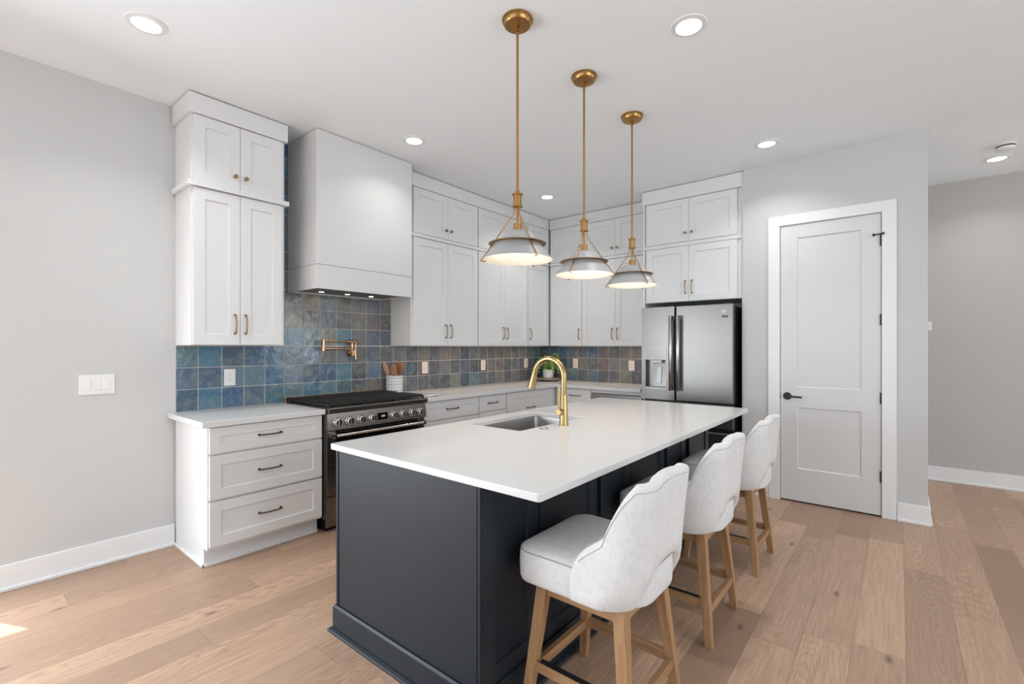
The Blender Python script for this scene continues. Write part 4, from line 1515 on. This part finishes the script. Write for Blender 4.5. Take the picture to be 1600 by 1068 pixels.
def utensil(name, label, foot, tip, w, h, material, slots=False):
    """handle from foot to head, head width w, length h"""
    a, b = Vector(foot), Vector(tip)
    d = (b - a).normalized()
    t = thing(name, label, 'spoon' if 'spoon' in name else 'spatula', a, 0)
    side = RX.copy(); side = (side - d * side.dot(d)).normalized()
    bm = BM(); tube(bm, [Vector((0, 0, 0)), (b - a) - d * h * 0.9], 0.0055, 10); obj('handle', bm, material, t, smooth=True)
    bm = BM()
    L_ = []
    st_ = 10
    nrm = d.cross(side).normalized()
    for i in range(st_ + 1):
        s = i / st_
        ww = w * ((sin(pi * min(1, 0.12 + 0.80 * s)) ** 0.7) if not slots else (0.35 + 0.65 * min(1, s * 1.8)) * (1.0 if s < 0.93 else 0.85))
        c = (b - a) - d * h * (1 - s)
        L_.append([c + side * (ww / 2 * cos(2 * pi * k / 12)) + nrm * (0.006 * sin(2 * pi * k / 12)) for k in range(12)])
    rings(bm, L_)
    obj('head', bm, material, t, smooth=True)
    if slots:
        bm = BM()
        for k in (-1, 0, 1):
            c0 = (b - a) - d * h * 0.75 + side * (k * w * 0.22); c1 = (b - a) - d * h * 0.25 + side * (k * w * 0.22)
            tube(bm, [c0 - nrm * 0.0048, c1 - nrm * 0.0048], 0.0022, 6)
        obj('slot', bm, 'dark', t)
    return t


cx, cy = 0.11, -1.445
utensil('wooden_spoon', 'pale wooden spoon leaning left in the patterned crock', (cx - 0.005, cy - 0.005, ZC + 0.02), (cx - RX.x * 0.104, cy - RX.y * 0.104, 1.218), 0.050, 0.125, 'spoon_pale')
utensil('wooden_spatula', 'solid cherry wood spatula in the middle of the patterned crock', (cx + 0.03, cy - 0.02, ZC + 0.02), (cx + 0.022, cy - 0.028, 1.205), 0.062, 0.120, 'spoon_red')
utensil('slotted_spatula', 'slotted cherry wood spatula at the right of the patterned crock', (cx - 0.005, cy + 0.035, ZC + 0.02), (cx + RX.x * 0.048 - 0.02, cy + RX.y * 0.048 + 0.03, 1.215), 0.066, 0.120, 'spoon_red', True)

bm = BM(); box(bm, 0.205, 0.610, -1.515, -1.300, ZC + 0.004, ZC + 0.020)
t = thing('cutting_board', 'white marble serving board on the counter right of the stove', 'board', (0.41, -1.41, ZC))
bm.free(); bm = BM(); box(bm, -0.20, 0.20, -0.105, 0.105, 0.004, 0.020); obj('slab', bm, 'marble', t, bevel=0.003)
bm = BM()
for x in (-0.17, 0.17):
    for y in (-0.08, 0.08):
        cyl(bm, 0.008, 0.0, 0.004, (x, y, 0), 10)
obj('rubber_feet', bm, 'black', t)

# fern on a riser in the corner
pc = Vector((0.275, 0.910, ZC))
t = thing('wooden_riser', 'round weathered wood riser under the fern in the corner', 'tray', pc)
bm = BM(); lathe(bm, [(0.001, 0.020), (0.150, 0.020), (0.154, 0.024), (0.154, 0.041), (0.150, 0.044), (0.001, 0.044)], n=40, cap0=True, cap1=True)
obj('tray_top', bm, 'tray', t, smooth=True)
for k in range(3):
    a = k * 2 * pi / 3 - 0.4
    bm = BM(); lathe(bm, [(0.010, 0.0), (0.014, 0.006), (0.012, 0.0199)], (0.115 * cos(a), 0.115 * sin(a), 0), 14, cap0=True, cap1=True)
    obj('foot', bm, 'tray', t, smooth=True)
t = thing('potted_fern', 'small green fern in a white ribbed pot on the riser', 'plant', pc + Vector((0, 0, 0.0445)))
bm = BM()
n = 48
loops = []
for r, z in ((0.060, 0.0), (0.066, 0.004), (0.072, 0.08), (0.074, 0.108), (0.070, 0.110), (0.066, 0.100)):
    loops.append([((r + 0.0014 * cos(12 * 2 * pi * i / n)) * cos(2 * pi * i / n), (r + 0.0014 * cos(12 * 2 * pi * i / n)) * sin(2 * pi * i / n), z) for i in range(n)])
rings(bm, loops, True, False)
obj('pot', bm, 'ceramic', t, smooth=True)
bm = BM(); lathe(bm, [(0.066, 0.099), (0.001, 0.103)], n=24, cap1=True); obj('soil', bm, 'soil', t)
rnd = random.Random(11)
for f in range(36):
    bm = BM()
    a = 2 * pi * f / 36 * 2.4 + rnd.uniform(-0.3, 0.3)
    # keep fronds clear of the corner walls
    reach = rnd.uniform(0.175, 0.240); rise = rnd.uniform(0.11, 0.19) * (1.25 if f % 3 == 0 else 1)
    if f % 3 == 0: reach *= 0.7
    dv = Vector((cos(a), sin(a), 0)); sv = Vector((-sin(a), cos(a), 0))
    pts = []
    for i in range(11):
        s = i / 10
        pts.append(dv * (0.015 + reach * s) + Vector((0, 0, 0.10 + rise * sin(pi * min(1, s * 0.75) ) - (0.10 if reach > 0.15 else 0.02) * s ** 2.2)))
    tube(bm, pts, 0.0012, 5)
    for i in range(1, 11):
        p = pts[i]; s = i / 10
        ln = 0.046 * (1 - 0.65 * s) + 0.006
        td = (pts[i] - pts[i - 1]).normalized()
        for sd in (-1, 1):
            tip = p + sv * (sd * ln) + td * ln * 0.55 + Vector((0, 0, rnd.uniform(-0.010, 0.006)))
            w_ = 0.0150 * (1 - 0.4 * s)
            m1 = p + (tip - p) * 0.45 + td * w_; m2 = p + (tip - p) * 0.45 - td * w_
            up = Vector((0, 0, 0.0012))
            vv = [bm.verts.new(q) for q in (p, m2, tip, m1, p + up, m2 + up, tip + up * 0.3, m1 + up)]
            for q in ((3, 2, 1, 0), (4, 5, 6, 7), (0, 1, 5, 4), (1, 2, 6, 5), (2, 3, 7, 6), (3, 0, 4, 7)):
                bm.faces.new([vv[j] for j in q])
    obj('frond', bm, 'leaf', t)
